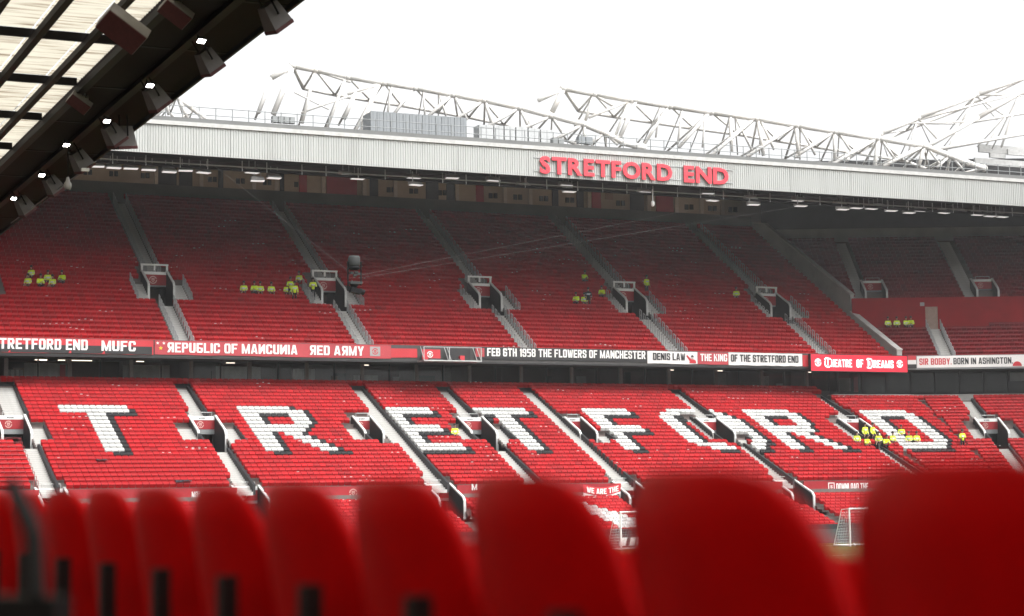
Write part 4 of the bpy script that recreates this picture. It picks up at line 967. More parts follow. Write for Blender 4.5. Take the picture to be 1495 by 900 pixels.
# ------------------------------------------------------------------ red barrier wall of the front rows, cloth banner, boards
t = thing('barrier_wall', 'red barrier wall lettered DOWNLOAD THE below the rows of the second R', 'wall', (10, 126.25, -.2))
xs_ = [10] + [q for f in FVX for q in (f - .85, f + 1.08)] + [93.5]
for a, b in zip(xs_[0::2], xs_[1::2]): wpart('wall_panel', MB().box(a, b, 126.25, 126.4, -1.0, .74), REDP, t)
def wx(px, py): return float(atY(px, py, 126.2)[0])
def wtext(s_, p0, p1, y0, y1):
    a, b = wx(p0, y1), wx(p1, y1); z0, z1 = atY(p0, y1, 126.2)[2], atY(p0, y0, 126.2)[2]
    wpart('lettering', text_mb(s_, a, z0, b - a, z1 - z0, 126.235), PRNW, t)
wtext('DOWNLOAD THE', 1221.5, 1268, 706, 716); wtext('NOW', 280, 296, 718, 729); wtext('M', 689, 697, 707, 716)
def frame_sq(p0, p1, y0, y1):
    a, b = wx(p0, y1), wx(p1, y1); z0, z1 = atY(p0, y1, 126.2)[2], atY(p0, y0, 126.2)[2]; e = .06; y = 126.235
    wpart('crest_frame', MB().box(a, b, y, y + .01, z0, z0 + e).box(a, b, y, y + .01, z1 - e, z1).box(a, a + e, y, y + .01, z0 + e, z1 - e).box(b - e, b, y, y + .01, z0 + e, z1 - e), PRNW, t)
    wpart('crest', crest_mb((a + b) / 2, (z0 + z1) / 2, (b - a) * .22, y), PRNW, t)
frame_sq(1210, 1219, 705, 717); frame_sq(303, 313, 718, 730)
wpart('crest', crest_mb(wx(516, 720), float(atY(516, 720, 126.2)[2]), .3, 126.235), mat('faded_crest_print', (.55, .3, .27), .6), t)
# hanging cloth: WE ARE THE / STRETFORD
q = atY(852, 727, 126.0); q1 = atY(906, 727, 126.0); L = float(q1[0] - q[0])
t = thing('hanging_cloth', 'sagging red and white cloth lettered WE ARE THE STRETFORD above the goal', 'banner', (q[0], 126.0, q[2] - .35))
def sag(u): return -.28 * math.sin(math.pi * u) * .9 + .05 * u
def strip(z0, z1, mt, nm):
    n = 14; vs = []
    for i in range(n + 1):
        u = i / n; vs += [(L * u, .04 * math.sin(u * 14), z0 + sag(u)), (L * u, .03 * math.sin(u * 11), z1 + sag(u)), (L * u, .02 + .04 * math.sin(u * 14), z0 + sag(u)), (L * u, .02 + .03 * math.sin(u * 11), z1 + sag(u))]
    mb = MB()
    for i in range(n):
        c = 4 * i; mb.add([vs[c], vs[c + 4], vs[c + 5], vs[c + 1], vs[c + 2], vs[c + 6], vs[c + 7], vs[c + 3]], [(0, 1, 2, 3), (7, 6, 5, 4), (3, 2, 6, 7), (0, 4, 5, 1)])
    link(nm, mb.mesh(nm, mt), t)
strip(.72, 1.32, REDB, 'red_half'); strip(.12, .717, WHTB, 'white_half')
def sagtext(s_, z0, h, mt, a=.08, b=.94):
    mb = MB()
    for u_, f_ in layout(s_, 'b'):
        mb.add([(L * (a + (b - a) * p), -.065 - .002 * k_, z0 + h * q_ + sag(a + (b - a) * p)) for p, q_, k_ in u_], [tuple(k) for k in f_])
    link('lettering', mb.mesh('lettering', mt), t)
sagtext('WE ARE THE', .82, .40, PRNW); sagtext('STRETFORD', .20, .40, PRNK, .12, .96)
# pitch side boards
t = thing('perimeter_board', 'dark advertising board with white bars at the foot of the stand', 'board', (14, 113.2, GZ))
link('board_face', MB().box(0, 80, 0, .15, 0, .95).mesh('board_face', mat('board_dark', (.06, .065, .065), .5)), t)
bbx = float(atY(905, 800, 113.1)[0]) - 14
for k, (a, b, s_) in enumerate(((.0, .5, .12), (.75, 1.15, .12), (1.3, 1.45, .0), (1.7, 3.0, .0), (3.3, 4.6, .0))):
    link('white_bar', MB().add([(bbx + a, -.01, .2), (bbx + b, -.01, .2), (bbx + b + s_, -.01, .72), (bbx + a + s_, -.01, .72)], [(0, 1, 2, 3)]).mesh('white_bar', PRNW), t)
link('retaining_wall', MB().box(-2, 80, .6, .8, 0, 1.3).mesh('retaining_wall', CHAR), t)

# goals
def goal(label, base, rz=0.0):
    t = thing('goal', label, 'goal', base, rz, 'portable goals')
    W, H, D = 7.32, 2.44, 1.9
    for x in (0, W): link('post', MB().tube((x, 0, 0), (x, 0, H), .06, 10).mesh('post', WPAINT), t)
    link('crossbar', MB().tube((-.06, 0, H), (W + .06, 0, H), .06, 10).mesh('crossbar', WPAINT), t)
    gb = MB().tube((0, 0, .06), (0, D, .06), .05, 8).tube((W, 0, .06), (W, D, .06), .05, 8).tube((0, D, .06), (W, D, .06), .05, 8)
    link('ground_frame', gb.mesh('ground_frame', WPAINT), t)
    for x in (0, W): link('net_stay', MB().tube((x, 0, H), (x, .9, H - .05), .025, 6).tube((x, .9, H - .05), (x, D, .06), .02, 6).mesh('net_stay', WPAINT), t)
    nb = MB(); r = .0055
    def ln(a, b): nb.tube(a, b, r, 3)
    for x in np.arange(0, W + .01, .183): ln((x, .0, H), (x, .9, H - .25)); ln((x, .9, H - .25), (x, D, .06))
    for k in range(13): u = k / 12; y = .9 + (D - .9) * u; z = H - .25 + (.06 - H + .25) * u; ln((0, y, z), (W, y, z)); ln((0, 0, H * (1 - u) + .06 * u), (0, y, z)); ln((W, 0, H * (1 - u) + .06 * u), (W, y, z))
    for k in range(1, 10):
        y = D * k / 10; zt = H - .25 * y / .9 if y < .9 else H - .25 + (.06 - H + .25) * (y - .9) / (D - .9)
        for x in (0, W): ln((x, y, .06), (x, y, zt))
    tag(link('net', nb.mesh('net', NETM), t), kind='stuff')
    return t
g1 = atY(907, 802.5, 110.0); g2 = atY(1241.5, 798.5, 105.0)
goal('white portable goal whose left post stands under the hanging cloth', (g1[0], g1[1], GZ))
goal('white portable goal on the right, post by the lettered barrier wall', (g2[0], g2[1], GZ))
bl = atY(1247, 796, 105.3); t = tag(link('football', MB().lathe([(.001, -.11), (.05, -.1), (.09, -.06), (.11, 0), (.09, .06), (.05, .1), (.001, .11)], 12).mesh('football', WPAINT, True), None, (bl[0], 105.3, GZ + .11)), 'white ball lying beside the right goal post', 'ball')

# ------------------------------------------------------------------ cable camera
CY = 78.0
cp = atY(517, 400, CY); pxm = float(np.linalg.norm(atY(518, 400, CY) - cp))
t = thing('cable_camera', 'black cable suspended camera rig hanging in front of the upper tier', 'camera', cp)
def c_(x, y): return ((x - 517) * pxm, 0, (400 - y) * pxm)
cm = mat('rig_black', (.004, .004, .005), .6, spec=.15); cg = mat('rig_grey', (.035, .037, .037), .6, spec=.2)
x0, _, z0 = c_(517, 387); link('top_drum', MB().lathe([(.0, .0), (.22, .0), (.26, .10), (.26, .38), (.22, .47), (0, .5)], 14, (0, 0, z0 - .1)).mesh('top_drum', cg, True), t)
link('drum_skirt', MB().lathe([(.16, -.12), (.25, -.08), (.25, .02), (0, .03)], 14, (0, 0, z0 - .12)).mesh('drum_skirt', cm, True), t)
for x in (508, 527): a = c_(x, 383); b = c_(x, 416 if x == 527 else 424); link('side_arm', MB().tube(a, b, .035, 6).mesh('side_arm', cm), t)
a = c_(510, 411); b = c_(527, 414); link('cross_plate', MB().box(a[0], b[0], -.2, .2, b[2] - .02, a[2]).mesh('cross_plate', cg), t)
link('pivot', MB().lathe([(0, -.12), (.13, -.1), (.2, .02), (.2, .1)], 10, (0, 0, c_(517, 413)[2] - .08)).mesh('pivot', cm, True), t)
for x, y in ((513, 399), (518, 402), (523, 400), (520, 398)): a = c_(x, y); link('pulley', MB().box(a[0] - .07, a[0] + .07, -.08, .08, a[2] - .05, a[2] + .05).mesh('pulley', cg), t)
a = c_(513, 424); link('camera_body', MB().bar(c_(511, 422), c_(526, 425), .30, .22).mesh('camera_body', cm), t); link('lens_barrel', MB().tube(c_(524, 423), c_(531.5, 426), .12, 10).mesh('lens_barrel', cm), t)
link('gimbal', MB().bar(c_(509, 418), c_(512, 426), .1, .1).mesh('gimbal', cm), t)
def cable(lab, p0, Y0, p1, Y1, r=.012, sg=.0):
    a, b = atY(*p0, Y0), atY(*p1, Y1); mb = MB(); n = 8
    pts = [a + (b - a) * k / n - np.array((0, 0, sg * 4 * (k / n) * (1 - k / n))) for k in range(n + 1)]
    for u_, v_ in zip(pts[:-1], pts[1:]): mb.tube(u_, v_, r, 5)
    tag(link('cable', mb.mesh('cable', mat('cable_grey', (.22, .21, .21), .6))), lab, 'cable', 'cables of the hanging camera')
cable('thin pale cable from the camera rig up to the left', (509, 396), CY, (300, 232), 100, .003)
cable('upper of two thin cables from the camera rig to the right', (526, 402), CY, (1010, 306.5), 112, .0028)
cable('lower of two thin cables from the camera rig to the right', (526, 406), CY, (1170, 301), 118, .0028)

# ------------------------------------------------------------------ near stand: roof over the photographer
NZ = 11.0
XA, XB, XC, XD, XE = 12.80, 11.52, 10.20, 9.28, 8.03
t = thing('near_stand_roof', 'dark framed near roof with translucent cream sheets at the top left', 'roof', (0, 40, NZ))
def np_(nm, mb, mt): return wpart(nm, mb, mt, t)
YR = [45.4 + 5.0 * k for k in range(-8, 15)]
purl = [XE - 1.2 * k for k in range(0, 8)]
xsn = [XC + .05, XD, XE] + [XE - 1.25 * k for k in range(1, 9)]
for j in range(len(YR) - 1):                        # cream sheets, each bay its own sheet with ribs
    for i in range(len(xsn) - 1):
        a, b = xsn[i + 1], xsn[i]; y0, y1 = YR[j], YR[j + 1]
        if b < 6.5 and j % 2: continue
        if b < 6.5: y1 = YR[min(j + 2, len(YR) - 1)]
        mb = MB(); n = 2 * int((y1 - y0) / .23); vs = []
        for k in range(n + 1):
            y = y0 + .03 + (y1 - y0 - .06) * k / n; z = NZ + .22 + (.03 if k % 2 else 0); vs += [(a + .02, y, z), (b - .02, y, z)]
        mb.add(vs, [(2 * k, 2 * k + 1, 2 * k + 3, 2 * k + 2) for k in range(n)])
        np_('roof_sheet', mb, SHEET)
for j in range(len(YR) - 1):
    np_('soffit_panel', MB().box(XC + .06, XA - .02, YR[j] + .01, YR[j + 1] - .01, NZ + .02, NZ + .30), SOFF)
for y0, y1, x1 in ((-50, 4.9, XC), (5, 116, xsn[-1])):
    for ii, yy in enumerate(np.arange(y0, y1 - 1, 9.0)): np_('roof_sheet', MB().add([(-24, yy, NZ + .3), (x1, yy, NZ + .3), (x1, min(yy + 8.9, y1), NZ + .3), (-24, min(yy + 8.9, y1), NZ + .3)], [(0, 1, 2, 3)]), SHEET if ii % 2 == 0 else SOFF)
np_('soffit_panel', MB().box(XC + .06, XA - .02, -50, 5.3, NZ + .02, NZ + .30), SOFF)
for x, wd, ht in ((XB, .22, .12), (XC, .22, .18), (XD, .16, .16), (XE, .17, .18), *((q, .16, .16) for q in xsn[3:])):
    np_('purlin', MB().box(x - wd / 2, x + wd / 2, 3, 116, NZ - ht, NZ), DARKM)
for y in YR: np_('rafter', MB().box(-2, XA - .03, y - .06, y + .06, NZ + .003, NZ + .018), DARKM); np_('rafter_web', MB().box(xsn[-1], XC - .12, y - .05, y + .05, NZ + .02, NZ + .21), DARKM)
np_('edge_trim', MB().box(XA - .01, XA + .06, -50, 116, NZ - .10, NZ + .34), DARKM)
# back and side of the near stand, its terrace
nt_ = MB().box(-.95, 1.9, -40, 110, -6, -.98)
for k in range(0, 31): nt_.box(-.95 - .75 * (k + 1), -.95 - .75 * k - .001, -40, 110, -6, -.62 + .34 * k)
for k in range(0, 9): nt_.box(1.901 + .75 * k, 1.9 + .75 * (k + 1), -40, 110, -6, max(GZ + .01, -1.28 - .30 * k))
struct('near_terrace', nt_.mesh('near_terrace', CONC))
tag(link('near_back_wall', MB().box(-25, -24.6, -50, 116, -5, NZ + .2).mesh('near_back_wall', BEIGE)), 'back wall of the near stand behind the camera', None, None, 'structure')  # unseen rear of the stand, put in to block light from behind
# unseen north and east stands, simplified, added and shaped to block sky light
def bowl_side(nm, P0, P1, d, zr):
    # seating slope from the pitch edge line P0-P1 back along d, a rear wall and a roof
    P0, P1, d = (np.array(q, float) for q in (P0, P1, d)); q = lambda p, k, z: (*(p + d * k), z)
    mb = MB(); vs = []
    n = 40
    for k in range(n):
        a, b, z = 40.0 * k / n, 40.0 * (k + 1) / n, GZ + 1.2 + 24.0 * k / n
        mb.add([q(P0, a, z - .6), q(P1, a, z - .6), q(P1, a, z), q(P0, a, z), q(P1, b, z), q(P0, b, z)], [(0, 1, 2, 3), (3, 2, 4, 5)])
    mb.add([q(P0, 40, GZ), q(P1, 40, GZ), q(P1, 40, zr + 3), q(P0, 40, zr + 3)], [(0, 1, 2, 3)])
    mb.add([q(P0, 12, zr), q(P1, 12, zr), q(P1, 40, zr + 3), q(P0, 40, zr + 3), q(P0, 12, zr + 1.8), q(P1, 12, zr + 1.8), q(P1, 40, zr + 4), q(P0, 40, zr + 4)], [(0, 1, 2, 3), (4, 7, 6, 5), (0, 4, 5, 1), (3, 2, 6, 7)])
    struct(nm, mb.mesh(nm, mat('far_side_red', (.17, .03, .035), .7)))
bowl_side('north_terrace', (94, -30), (112, 131), (1, 0), 30)
bowl_side('east_terrace', (16, -28), (94, -28), (0, -1), 24)
# lamps and loudspeakers on the near roof edge
lh = MB().prism([(-.16, .0), (.16, .0), (.10, .16), (-.10, .16)], -.2, .2).mesh('lamp_body', DARKM)
ll = MB().box(-.17, .17, -.12, .12, -.035, -.004).mesh('lamp_lens', LAMP); lb_ = MB().tube((-.1, .1, .15), (0, .2, .55), .02, 5).tube((.1, .1, .15), (0, .2, .55), .02, 5).mesh('bracket', DARKM)
ordn = ['topmost', 'second', 'third', 'fourth', 'fifth', 'lowest', 'past the frame']
for k, (px_, py) in enumerate(((294, 60), (219, 125), (156, 177), (97, 212), (61, 256), (20, 290))):
    r_ = ray(px_, py); p = r_ * ((NZ - .55) / r_[2])
    t = thing('roof_lamp', f'lit roof lamp under the near roof edge, {ordn[k]} in its row', 'lamp', p, R(8), 'lit lamps under the near roof')
    t.rotation_euler = (R(-28), 0, R(10)); t.scale = (.5,) * 3
    link('lamp_body', lh, t); link('lamp_lens', ll, t); link('bracket', lb_, t)
cab = MB().add([(-.30, -.25, -.30), (.30, -.25, -.30), (.30, .25, -.30), (-.30, .25, -.30), (-.22, -.16, .30), (.22, -.16, .30), (.22, .16, .30), (-.22, .16, .30)],
               [(4, 5, 6, 7), (0, 4, 7, 3), (0, 1, 5, 4), (1, 2, 6, 5), (2, 3, 7, 6), (0, 3, 2, 1)]).mesh('cabinet', SPKB)
gri = MB().box(-.31, .31, -.26, .26, -.40, -.302).mesh('grille', SPKR); yok = MB().bar((0, -.27, 0), (0, -.27, .65), .05, .03).bar((0, .27, 0), (0, .27, .65), .05, .03).mesh('yoke', DARKM)
knob = MB().box(-.02, .02, -.03, .0, -.02, .02).mesh('bolt', DARKM)
for k, (px_, py, sc) in enumerate(((398, 22, 1.0), (303, 88, .95), (226, 141, 1.0), (164, 195, 1.0), (181, 199, 1.1), (116, 233, 1.05), (76, 269, 1.0), (34, 299, 1.05))):
    r_ = ray(px_, py); p = r_ * ((NZ - .62) / r_[2])
    nm = ('topmost, cut by the frame', 'second from the top', 'third from the top', 'left of a close pair', 'right of a close pair', 'behind the hanging dome camera', 'second lowest', 'lowest, at the left frame edge')[k]
    t = thing('loudspeaker', 'pale wedge loudspeaker on the near roof edge, ' + nm, 'loudspeaker', p, 0, 'loudspeakers along the near roof edge')
    t.rotation_euler = (R(8), R(-38 if k != 4 else -8), R(12)); t.scale = (sc * .86,) * 3
    link('cabinet', cab, t); link('grille', gri, t); link('yoke', yok, t)
    b_ = link('bolt', knob, t, (0, -.235, .02))
for px_, py, sx, lab, zz in ((180, 42, .50, 'large loudspeaker with dark red front hanging from the cream sheets', 10.25), (116, 150, .30, 'small loudspeaker with red front under the third beam', 10.6), (257, 18, .34, 'small loudspeaker with red front at the top of the dark soffit', 10.6)):
    r_ = ray(px_, py); p = r_ * (zz / r_[2])
    t = thing('hanging_speaker', lab, 'loudspeaker', p); t.rotation_euler = (R(-34), R(33), R(4))
    k_ = sx / .5
    link('cabinet', MB().box(-sx, sx, -.30 * k_, .30 * k_, -.16 * k_, .16 * k_).mesh('cabinet', mat('speaker_pale_side', (.26, .245, .235), .6)), t); link('grille', MB().box(-sx * .97, sx * .97, -.29 * k_, .29 * k_, -.20 * k_, -.163 * k_).mesh('grille', SPKR), t)
    link('bracket', MB().tube((.1, .05, .15), (.05, .25, .75), .035, 6).tube((.25, .05, .15), (.15, .25, .75), .03, 6).mesh('bracket', STEEL), t)
p = ray(99, 271); p = p * (8.6 / p[2]); tp = ray(99, 222); 
t = thing('dome_camera', 'white dome camera hanging on a pole from the near roof', 'camera', p)
link('stem', MB().tube((0, 0, .2), (0, 0, 1.9), .025, 6).mesh('stem', DARKM), t)
link('dome', MB().lathe([(0, -.20), (.10, -.17), (.15, -.06), (.15, .08), (.09, .16), (.06, .30), (.04, .34)], 12).mesh('dome', mat('dome_grey', (.30, .29, .28), .5), True), t)
t.scale = (.68,) * 3
link('dark_window', MB().lathe([(0, -.212), (.07, -.195), (.10, -.16)], 10).mesh('dark_window', CHAR), t)
link('cable_box', MB().box(.55, .85, -.06, .06, .62, .74).mesh('cable_box', WPAINT), t)
a_, b_ = ray(16, 326), ray(140, 236); ec = MB().tube(a_ * (10.2 / a_[2]), b_ * (10.2 / b_[2]), .02, 5)
tag(link('cable', ec.mesh('cable', MATS['cable_grey'])), 'pale cable strung just below the near roof edge', 'cable')

# ------------------------------------------------------------------ blurred seats right in front of the camera
RU = Vector((-.02578, .99967, 0)); RN = Vector((.99967, .02578, 0)); PERP = 1.175; TOPZ = .026
def near_shell(hw, zt, zb, r, y0, lean, curve, thick, nz=14, nx=12, tap=.10):
    mb = MB(); g = []
    zs = [zt - (zt - zb) * (k / nz) ** 1.5 for k in range(nz + 1)]
    for face in (0, 1):
        for z in zs:
            d = zt - z
            hwz = hw if d >= r else hw - r + math.sqrt(max(0, r * r - (r - d) ** 2)) + .0001
            hwz += tap * min(d, .4)
            for i in range(nx + 1):
                x = hwz * (2 * i / nx - 1); u = x / hw
                y = y0 + lean * d + curve * u * u + .02 * max(0, .05 - d) / .05 + face * thick
                g.append((x, y, z))
    n1 = (nz + 1) * (nx + 1); W = nx + 1
    fs = []
    for k in range(nz):
        for i in range(nx):
            a = k * W + i; fs.append((a, a + W, a + W + 1, a + 1)); fs.append((n1 + a, n1 + a + 1, n1 + a + W + 1, n1 + a + W))
        for i, s in ((0, 1), (nx, -1)):
            a, b = k * W + i, (k + 1) * W + i; q = (a, n1 + a, n1 + b, b); fs.append(q if s == 1 else q[::-1])
    for i in range(nx): fs.append((i, i + 1, n1 + i + 1, n1 + i)); e = nz * W + i; fs.append((e, n1 + e, n1 + e + 1, e + 1))
    mb.add(g, fs); return mb
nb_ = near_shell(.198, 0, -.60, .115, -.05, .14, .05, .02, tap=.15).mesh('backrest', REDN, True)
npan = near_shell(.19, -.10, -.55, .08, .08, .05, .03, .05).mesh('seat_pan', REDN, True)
nbr = MB().box(-.016, .016, -.055, -.02, -1.0, -.175).box(-.016, .016, -.021, .2, -1.0, -.93).mesh('bracket', mat('bracket_black', (.006, .006, .006), .5))
cnt = ['nearest, at the right frame edge', 'second from the right', 'third from the right', 'fourth from the right', 'fifth from the right', 'sixth from the right', 'seventh from the right', 'eighth from the right', 'ninth from the right', 'tenth from the right', 'eleventh from the right']
for k in range(-1, 13):
    far = 1.657 + .48 * k
    c = RU * (far - .205) + RN * PERP
    lab = 'blurred red plastic seat close to the camera, ' + (cnt[k] if 0 <= k < 11 else ('just right of the frame' if k < 0 else ('farthest but one at the left frame edge' if k == 11 else 'farthest at the left frame edge')))
    t = thing('blurred_seat', lab, 'chair', (c.x, c.y, TOPZ), math.atan2(-RU.y, -RU.x), 'blurred red seats in the foreground')
    # local x points back along the row (towards the camera), local y towards the pitch
    link('backrest', nb_, t); link('seat_pan', npan, t); link('bracket', nbr, t, (.215, -.01, 0))
def nearp(px, py, d): r_ = ray(px, py); return r_ / np.dot(r_, np.array(C_FWD)) * d
t = thing('near_handrail', 'blurred dark grey handrail post at the bottom left corner', 'railing', nearp(58, 960, 2.7))
wpart('post', MB().tube(nearp(12, 698, 2.7), nearp(48, 775, 2.7), .013, 10).tube(nearp(48, 775, 2.7), nearp(60, 1020, 2.7), .014, 10), mat('near_rail_grey', (.03, .032, .032), .6), t)
wpart('kick_panel', MB().bar(nearp(-30, 900, 2.75), nearp(92, 903, 2.65), .03, .06), MATS['bracket_black'], t)
# dropped dark cloths on the seats below the first T
for px_, py, w_, lab in ((149, 674, .75, 'crumpled black cloth lying on the red seats below the leftmost T'), (268, 700, 1.1, 'long crumpled dark cloth on the red seats left of the lower stairs')):
    best = min(((abs(atY(px_, py, 140 + lrow(n)[0] - .25)[2] - (lrow(n)[1] + .8)), n) for n in range(5, 20)))[1]
    tt_, zz_ = lrow(best); xx = atY(px_, py, 140 + tt_ - .25)[0]; mb = MB(); N_ = 9; g = []
    for i in range(N_):
        for j in range(5): g.append((w_ * (i / (N_ - 1) - .5), .10 * (j - 2) + random.uniform(-.03, .03), random.uniform(0, .10) - .02 * (j - 2) ** 2))
    mb.add(g, [(i * 5 + j, i * 5 + j + 5, i * 5 + j + 6, i * 5 + j + 1) for i in range(N_ - 1) for j in range(4)])
    tag(link('dropped_cloth', mb.mesh('dropped_cloth', NAVY), None, (xx, 140 + tt_ - .14, zz_ + .80)), lab, 'cloth')

# ------------------------------------------------------------------ people
def skin_mesh(name, verts, edges, radii, root=0, sub=1):
    me = bpy.data.meshes.new(name); me.from_pydata(verts, edges, [])
    o = bpy.data.objects.new(name, me); COL.objects.link(o)
    sk = o.modifiers.new('skin', 'SKIN'); sk.use_smooth_shade = True
    for i, r_ in enumerate(radii): me.skin_vertices[0].data[i].radius = (r_, r_) if not isinstance(r_, tuple) else r_
    me.skin_vertices[0].data[root].use_root = True
    sb = o.modifiers.new('sub', 'SUBSURF'); sb.levels = sub; sb.render_levels = sub
    dg = bpy.context.evaluated_depsgraph_get(); out = bpy.data.meshes.new_from_object(o.evaluated_get(dg))
    bpy.data.objects.remove(o); bpy.data.meshes.remove(me); return out
def figure_meshes(pose):
    """-y is where the person faces; z = 0 at the feet (standing) or at the seat row floor"""
    hipz = .92 if pose.startswith('stand') else .50
    lean = {'stand': .02, 'stand_back': .02, 'sit': .06, 'sit_lean': .34}[pose]
    def tp(h): return (0, -lean * h, hipz + h)
    V = [(0, 0, hipz), tp(.20), tp(.42), tp(.52), tp(.60), (0, -lean * .66 - .02, hipz + .70), (0, -lean * .68 - .015, hipz + .80)]
    Rr = [(.15, .115), (.135, .10), (.165, .105), (.06, .06), (.055, .055), (.075, .092), (.06, .072)]
    Ed = [(0, 1), (1, 2), (2, 3), (3, 4), (4, 5), (5, 6)]
    V.append((0, -lean * .66 - .12, hipz + .695)); Rr.append(.016); Ed.append((5, 7))
    kind = ['trunk', 'trunk', 'trunk', 'trunk', 'head', 'head', 'head', 'head']
    def chain(start, pts, rs, kd):
        p = start
        for q, r_ in zip(pts, rs): V.append(q); Rr.append(r_); kind.append(kd); Ed.append((p, len(V) - 1)); p = len(V) - 1
        return p
    for s in (-1, 1):
        if pose.startswith('stand'): chain(0, [(s * .10, 0, hipz - .08), (s * .11, -.01, .48), (s * .115, .02, .09), (s * .12, -.14, .04)], [.085, .06, .045, .04], 'leg')
        else: chain(0, [(s * .11, -.06, hipz - .01), (s * .15, -.42, hipz + .03), (s * .15, -.40, .10), (s * .15, -.54, .05)], [.085, .065, .048, .04], 'leg')
        sh = (s * .185, -lean * .42, hipz + .44)
        if pose == 'stand': el, wr = (s * .25, .02, hipz + .16), (s * .22, -.14, hipz - .06)
        elif pose == 'stand_back': el, wr = (s * .27, -.03, hipz + .17), (s * .12, -.22, hipz + .20)
        elif pose == 'sit': el, wr = (s * .25, -.06, hipz + .18), (s * .13, -.30, hipz + .10)
        else: el, wr = (s * .24, -.26, hipz + .16), (s * .06, -.44, hipz + .22)
        w_ = chain(2, [sh, el, wr], [.07, .05, .034], 'arm')
        d = np.array(wr) - np.array(el); d /= np.linalg.norm(d); h = np.array(wr) + d * .07
        hi = chain(w_, [tuple(h)], [(.036, .02)], 'hand')
        for f in range(4):
            o_ = np.array((s * (.028 - .018 * f), 0, 0)); L_ = (.05, .06, .055, .045)[f]
            chain(hi, [tuple(h + o_ + d * .035), tuple(h + o_ + d * (.035 + L_ * .6) + np.array((0, 0, -.012))), tuple(h + o_ + d * (.035 + L_ * .8) + np.array((0, -.006, -.034)))], [.009, .0085, .008], 'hand')
        chain(w_, [tuple(np.array(wr) + d * .035 + np.array((-s * .032, -.01, .005))), tuple(np.array(wr) + d * .075 + np.array((-s * .045, -.02, -.005)))], [.011, .009], 'hand')
    body = skin_mesh('body', V, Ed, Rr)
    body.materials.append(SKIN); body.materials.append(NAVY)
    Va = np.array(V); kd = np.array([k in ('leg', 'trunk') for k in kind])
    for p in body.polygons:
        c = np.array(p.center); p.material_index = 1 if kd[np.argmin(((Va - c) ** 2).sum(1))] else 0
    # jacket: a looser shell over trunk and arms
    V2 = [(0, 0, hipz - .10 if pose.startswith('stand') else hipz + .02), tp(.20), tp(.40), tp(.50)]; R2 = [(.17, .135), (.155, .125), (.185, .125), (.08, .08)]; E2 = [(0, 1), (1, 2), (2, 3)]
    arms = [i for i, k in enumerate(kind) if k == 'arm']
    for a0 in (arms[0], arms[3]):
        p = 2
        for j in range(3):
            q = V[a0 + j]
            if j == 2: q = tuple(np.array(V[a0 + 1]) + (np.array(V[a0 + 2]) - np.array(V[a0 + 1])) * .92)
            V2.append(q); R2.append([.085, .066, .05][j]); E2.append((p, len(V2) - 1)); p = len(V2) - 1
    jk = skin_mesh('jacket', V2, E2, R2); jk.materials.append(HIVIS); jk.materials.append(SILV)
    for p in jk.polygons:
        z = p.center[2] - hipz
        if .10 < z < .15 or .28 < z < .32: p.material_index = 1
    hc = V[6]; hm = MB().lathe([(.095, -.07), (.102, -.02), (.098, .04), (.075, .085), (.03, .108), (.001, .112)], 12, (hc[0], hc[1] + .012, hc[2] - .015)).mesh('hair', HAIR, True)
    return body, jk, hm
FIG = {k: figure_meshes(k) for k in ('stand', 'stand_back', 'sit', 'sit_lean')}
DKJ = {}
def person(label, x, y, z, pose, rz, group, dark=False):
    t = thing('person', label, 'person', (x, y, z), rz, group); t.scale = (1.1, 1.1, 1.06)
    b, j, h = FIG[pose]
    link('body', b, t)
    if dark:
        if pose not in DKJ: m_ = j.copy(); m_.materials[0] = NAVY; DKJ[pose] = m_
        j = DKJ[pose]
    link('jacket', j, t); link('hair', h, t)
def on_rows(px, py, fn, seg, sit, rows):
    """row and place along it whose seated or standing figure centre shows nearest to the wanted pixel"""
    best = None
    for n in rows:
        t_, z_ = fn(n); tt = t_ - (.16 if sit else .38)
        r_ = ray(px, py); den = r_[0] * seg.v[0] + r_[1] * seg.v[1]
        k = (seg.o @ seg.v + tt) / den; P = r_ * k
        e = abs(P[2] - (z_ + (.85 if sit else 1.1)))
        if best is None or e < best[0]: best = (e, P[0], P[1], z_)
    return best[1:]
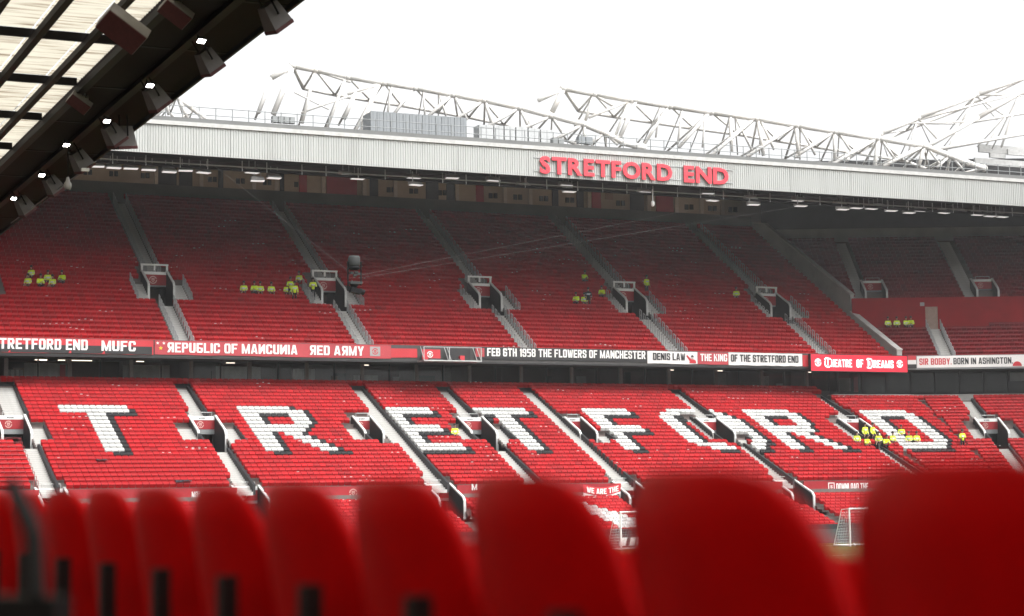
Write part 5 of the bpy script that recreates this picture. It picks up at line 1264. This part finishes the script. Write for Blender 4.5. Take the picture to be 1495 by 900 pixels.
PEOPLE = [
    ('upper', 46, 399, 'sit', 'alone in the row above the other stewards at far left'), ('upper', 41, 411, 'sit', 'leftmost of the group at far left'), ('upper', 58, 411, 'sit_lean', 'bent forward in the group at far left'),
    ('upper', 70, 404, 'sit', 'half hidden behind a colleague at far left'), ('upper', 77, 411, 'sit', 'front right of the group at far left'), ('upper', 92, 405, 'sit_lean', 'rightmost of the group at far left'),
    ('upper', 356, 421, 'sit', 'leftmost of the row of stewards left of the second gangway'), ('upper', 372, 421, 'sit_lean', 'left of a close pair left of the second gangway'), ('upper', 380, 422, 'sit', 'right of a close pair left of the second gangway'),
    ('upper', 396, 422, 'sit', 'alone in the row left of the second gangway'), ('upper', 419, 421, 'sit', 'low at the left of the cluster by the second gangway'), ('upper', 424, 417, 'stand_back', 'bending in the cluster by the second gangway'),
    ('upper', 430, 422, 'stand', 'standing front and centre of the cluster by the second gangway'), ('upper', 437, 409, 'sit', 'highest in the cluster by the second gangway'), ('upper', 457, 417, 'stand_back', 'standing on the steps against the second gangway wall'),
    ('upper', 852, 404, 'sit_lean', 'alone high up left of the fourth gangway'), ('upper', 842, 438, 'sit_lean', 'seated low left of the fourth gangway'), ('upper', 853, 437, 'sit', 'seated beside the dark clothed one'),
    ('upper', 879, 427, 'sit_lean', 'beside the stairs just left of the fourth gangway'), ('upper', 944, 415, 'stand', 'standing alone right of the fourth gangway'), ('upper', 1075, 428, 'sit', 'alone left of the fifth gangway'),
    ('corner', 1296, 465, 'sit', 'leftmost in front of the red corner wall'), ('corner', 1309, 463, 'sit', 'second from left in front of the red corner wall'), ('corner', 1322, 462, 'sit', 'third from left in front of the red corner wall'), ('corner', 1330, 466, 'sit_lean', 'rightmost in front of the red corner wall'),
    ('lower', 664, 630, 'sit', 'seated alone between the white E and a gangway'),
    ('D', 1263, 632, 'stand', 'standing left of a pair by the gangway before the D'), ('D', 1274, 631, 'stand', 'standing right of a pair by the gangway before the D'), ('D', 1251, 642, 'sit', 'leftmost of the crowd at the D'),
    ('D', 1264, 645, 'sit_lean', 'crouched below the standing pair at the D'), ('D', 1283, 641, 'sit', 'just right of the standing pair at the D'), ('D', 1293, 646, 'sit_lean', 'lowest and bent forward at the foot of the D'), ('D', 1303, 640, 'sit', 'on the left leg of the white D'),
    ('D', 1316, 631, 'sit', 'highest, inside the white D'), ('D', 1327, 640, 'sit', 'left of the last pair inside the D'), ('D', 1338, 640, 'sit', 'right of the last pair inside the D'), ('D', 1405, 640, 'stand_back', 'standing by the stairs right of the D')]
for zone, px_, py, pose, wd in PEOPLE:
    sit = pose.startswith('sit')
    if zone == 'upper': x, y, z = on_rows(px_, py, urow, UA, sit, range(0, 30))
    elif zone == 'corner': x, y, z = on_rows(px_, py, c1row, UC, sit, range(0, 9))
    elif zone == 'lower': x, y, z = on_rows(px_, py, lrow, LA, sit, range(-6, 20))
    else: x, y, z = on_rows(px_, py, lrow, LB if px_ > 1270 else LA, sit, range(0, 16))
    person('steward in a yellow jacket ' + wd, x, y, z, pose, random.uniform(-.5, .5) + (-.3 if sit else 0), 'stewards in yellow jackets')
x, y, z = on_rows(859, 435, urow, UA, False, range(0, 30))
person('person in dark clothes standing among seated stewards left of the fourth gangway', x, y, z, 'stand', -.4, 'people on the tiers', True)

# ------------------------------------------------------------------ damp air inside the bowl
hz = bpy.data.materials.new('damp_air'); hz.use_nodes = True; n_ = hz.node_tree.nodes; n_.remove(n_['Principled BSDF'])
pv = n_.new('ShaderNodeVolumePrincipled'); pv.inputs['Color'].default_value = (.96, .96, .96, 1); pv.inputs['Density'].default_value = 0.00025; pv.inputs['Anisotropy'].default_value = 0.2
hz.node_tree.links.new(pv.outputs[0], n_['Material Output'].inputs['Volume'])
tag(link('haze', MB().box(-265, 265, -265, 265, GZ - 1.2, 46).mesh('haze', hz)), 'thin damp air filling the stadium bowl', 'haze', None, 'stuff')
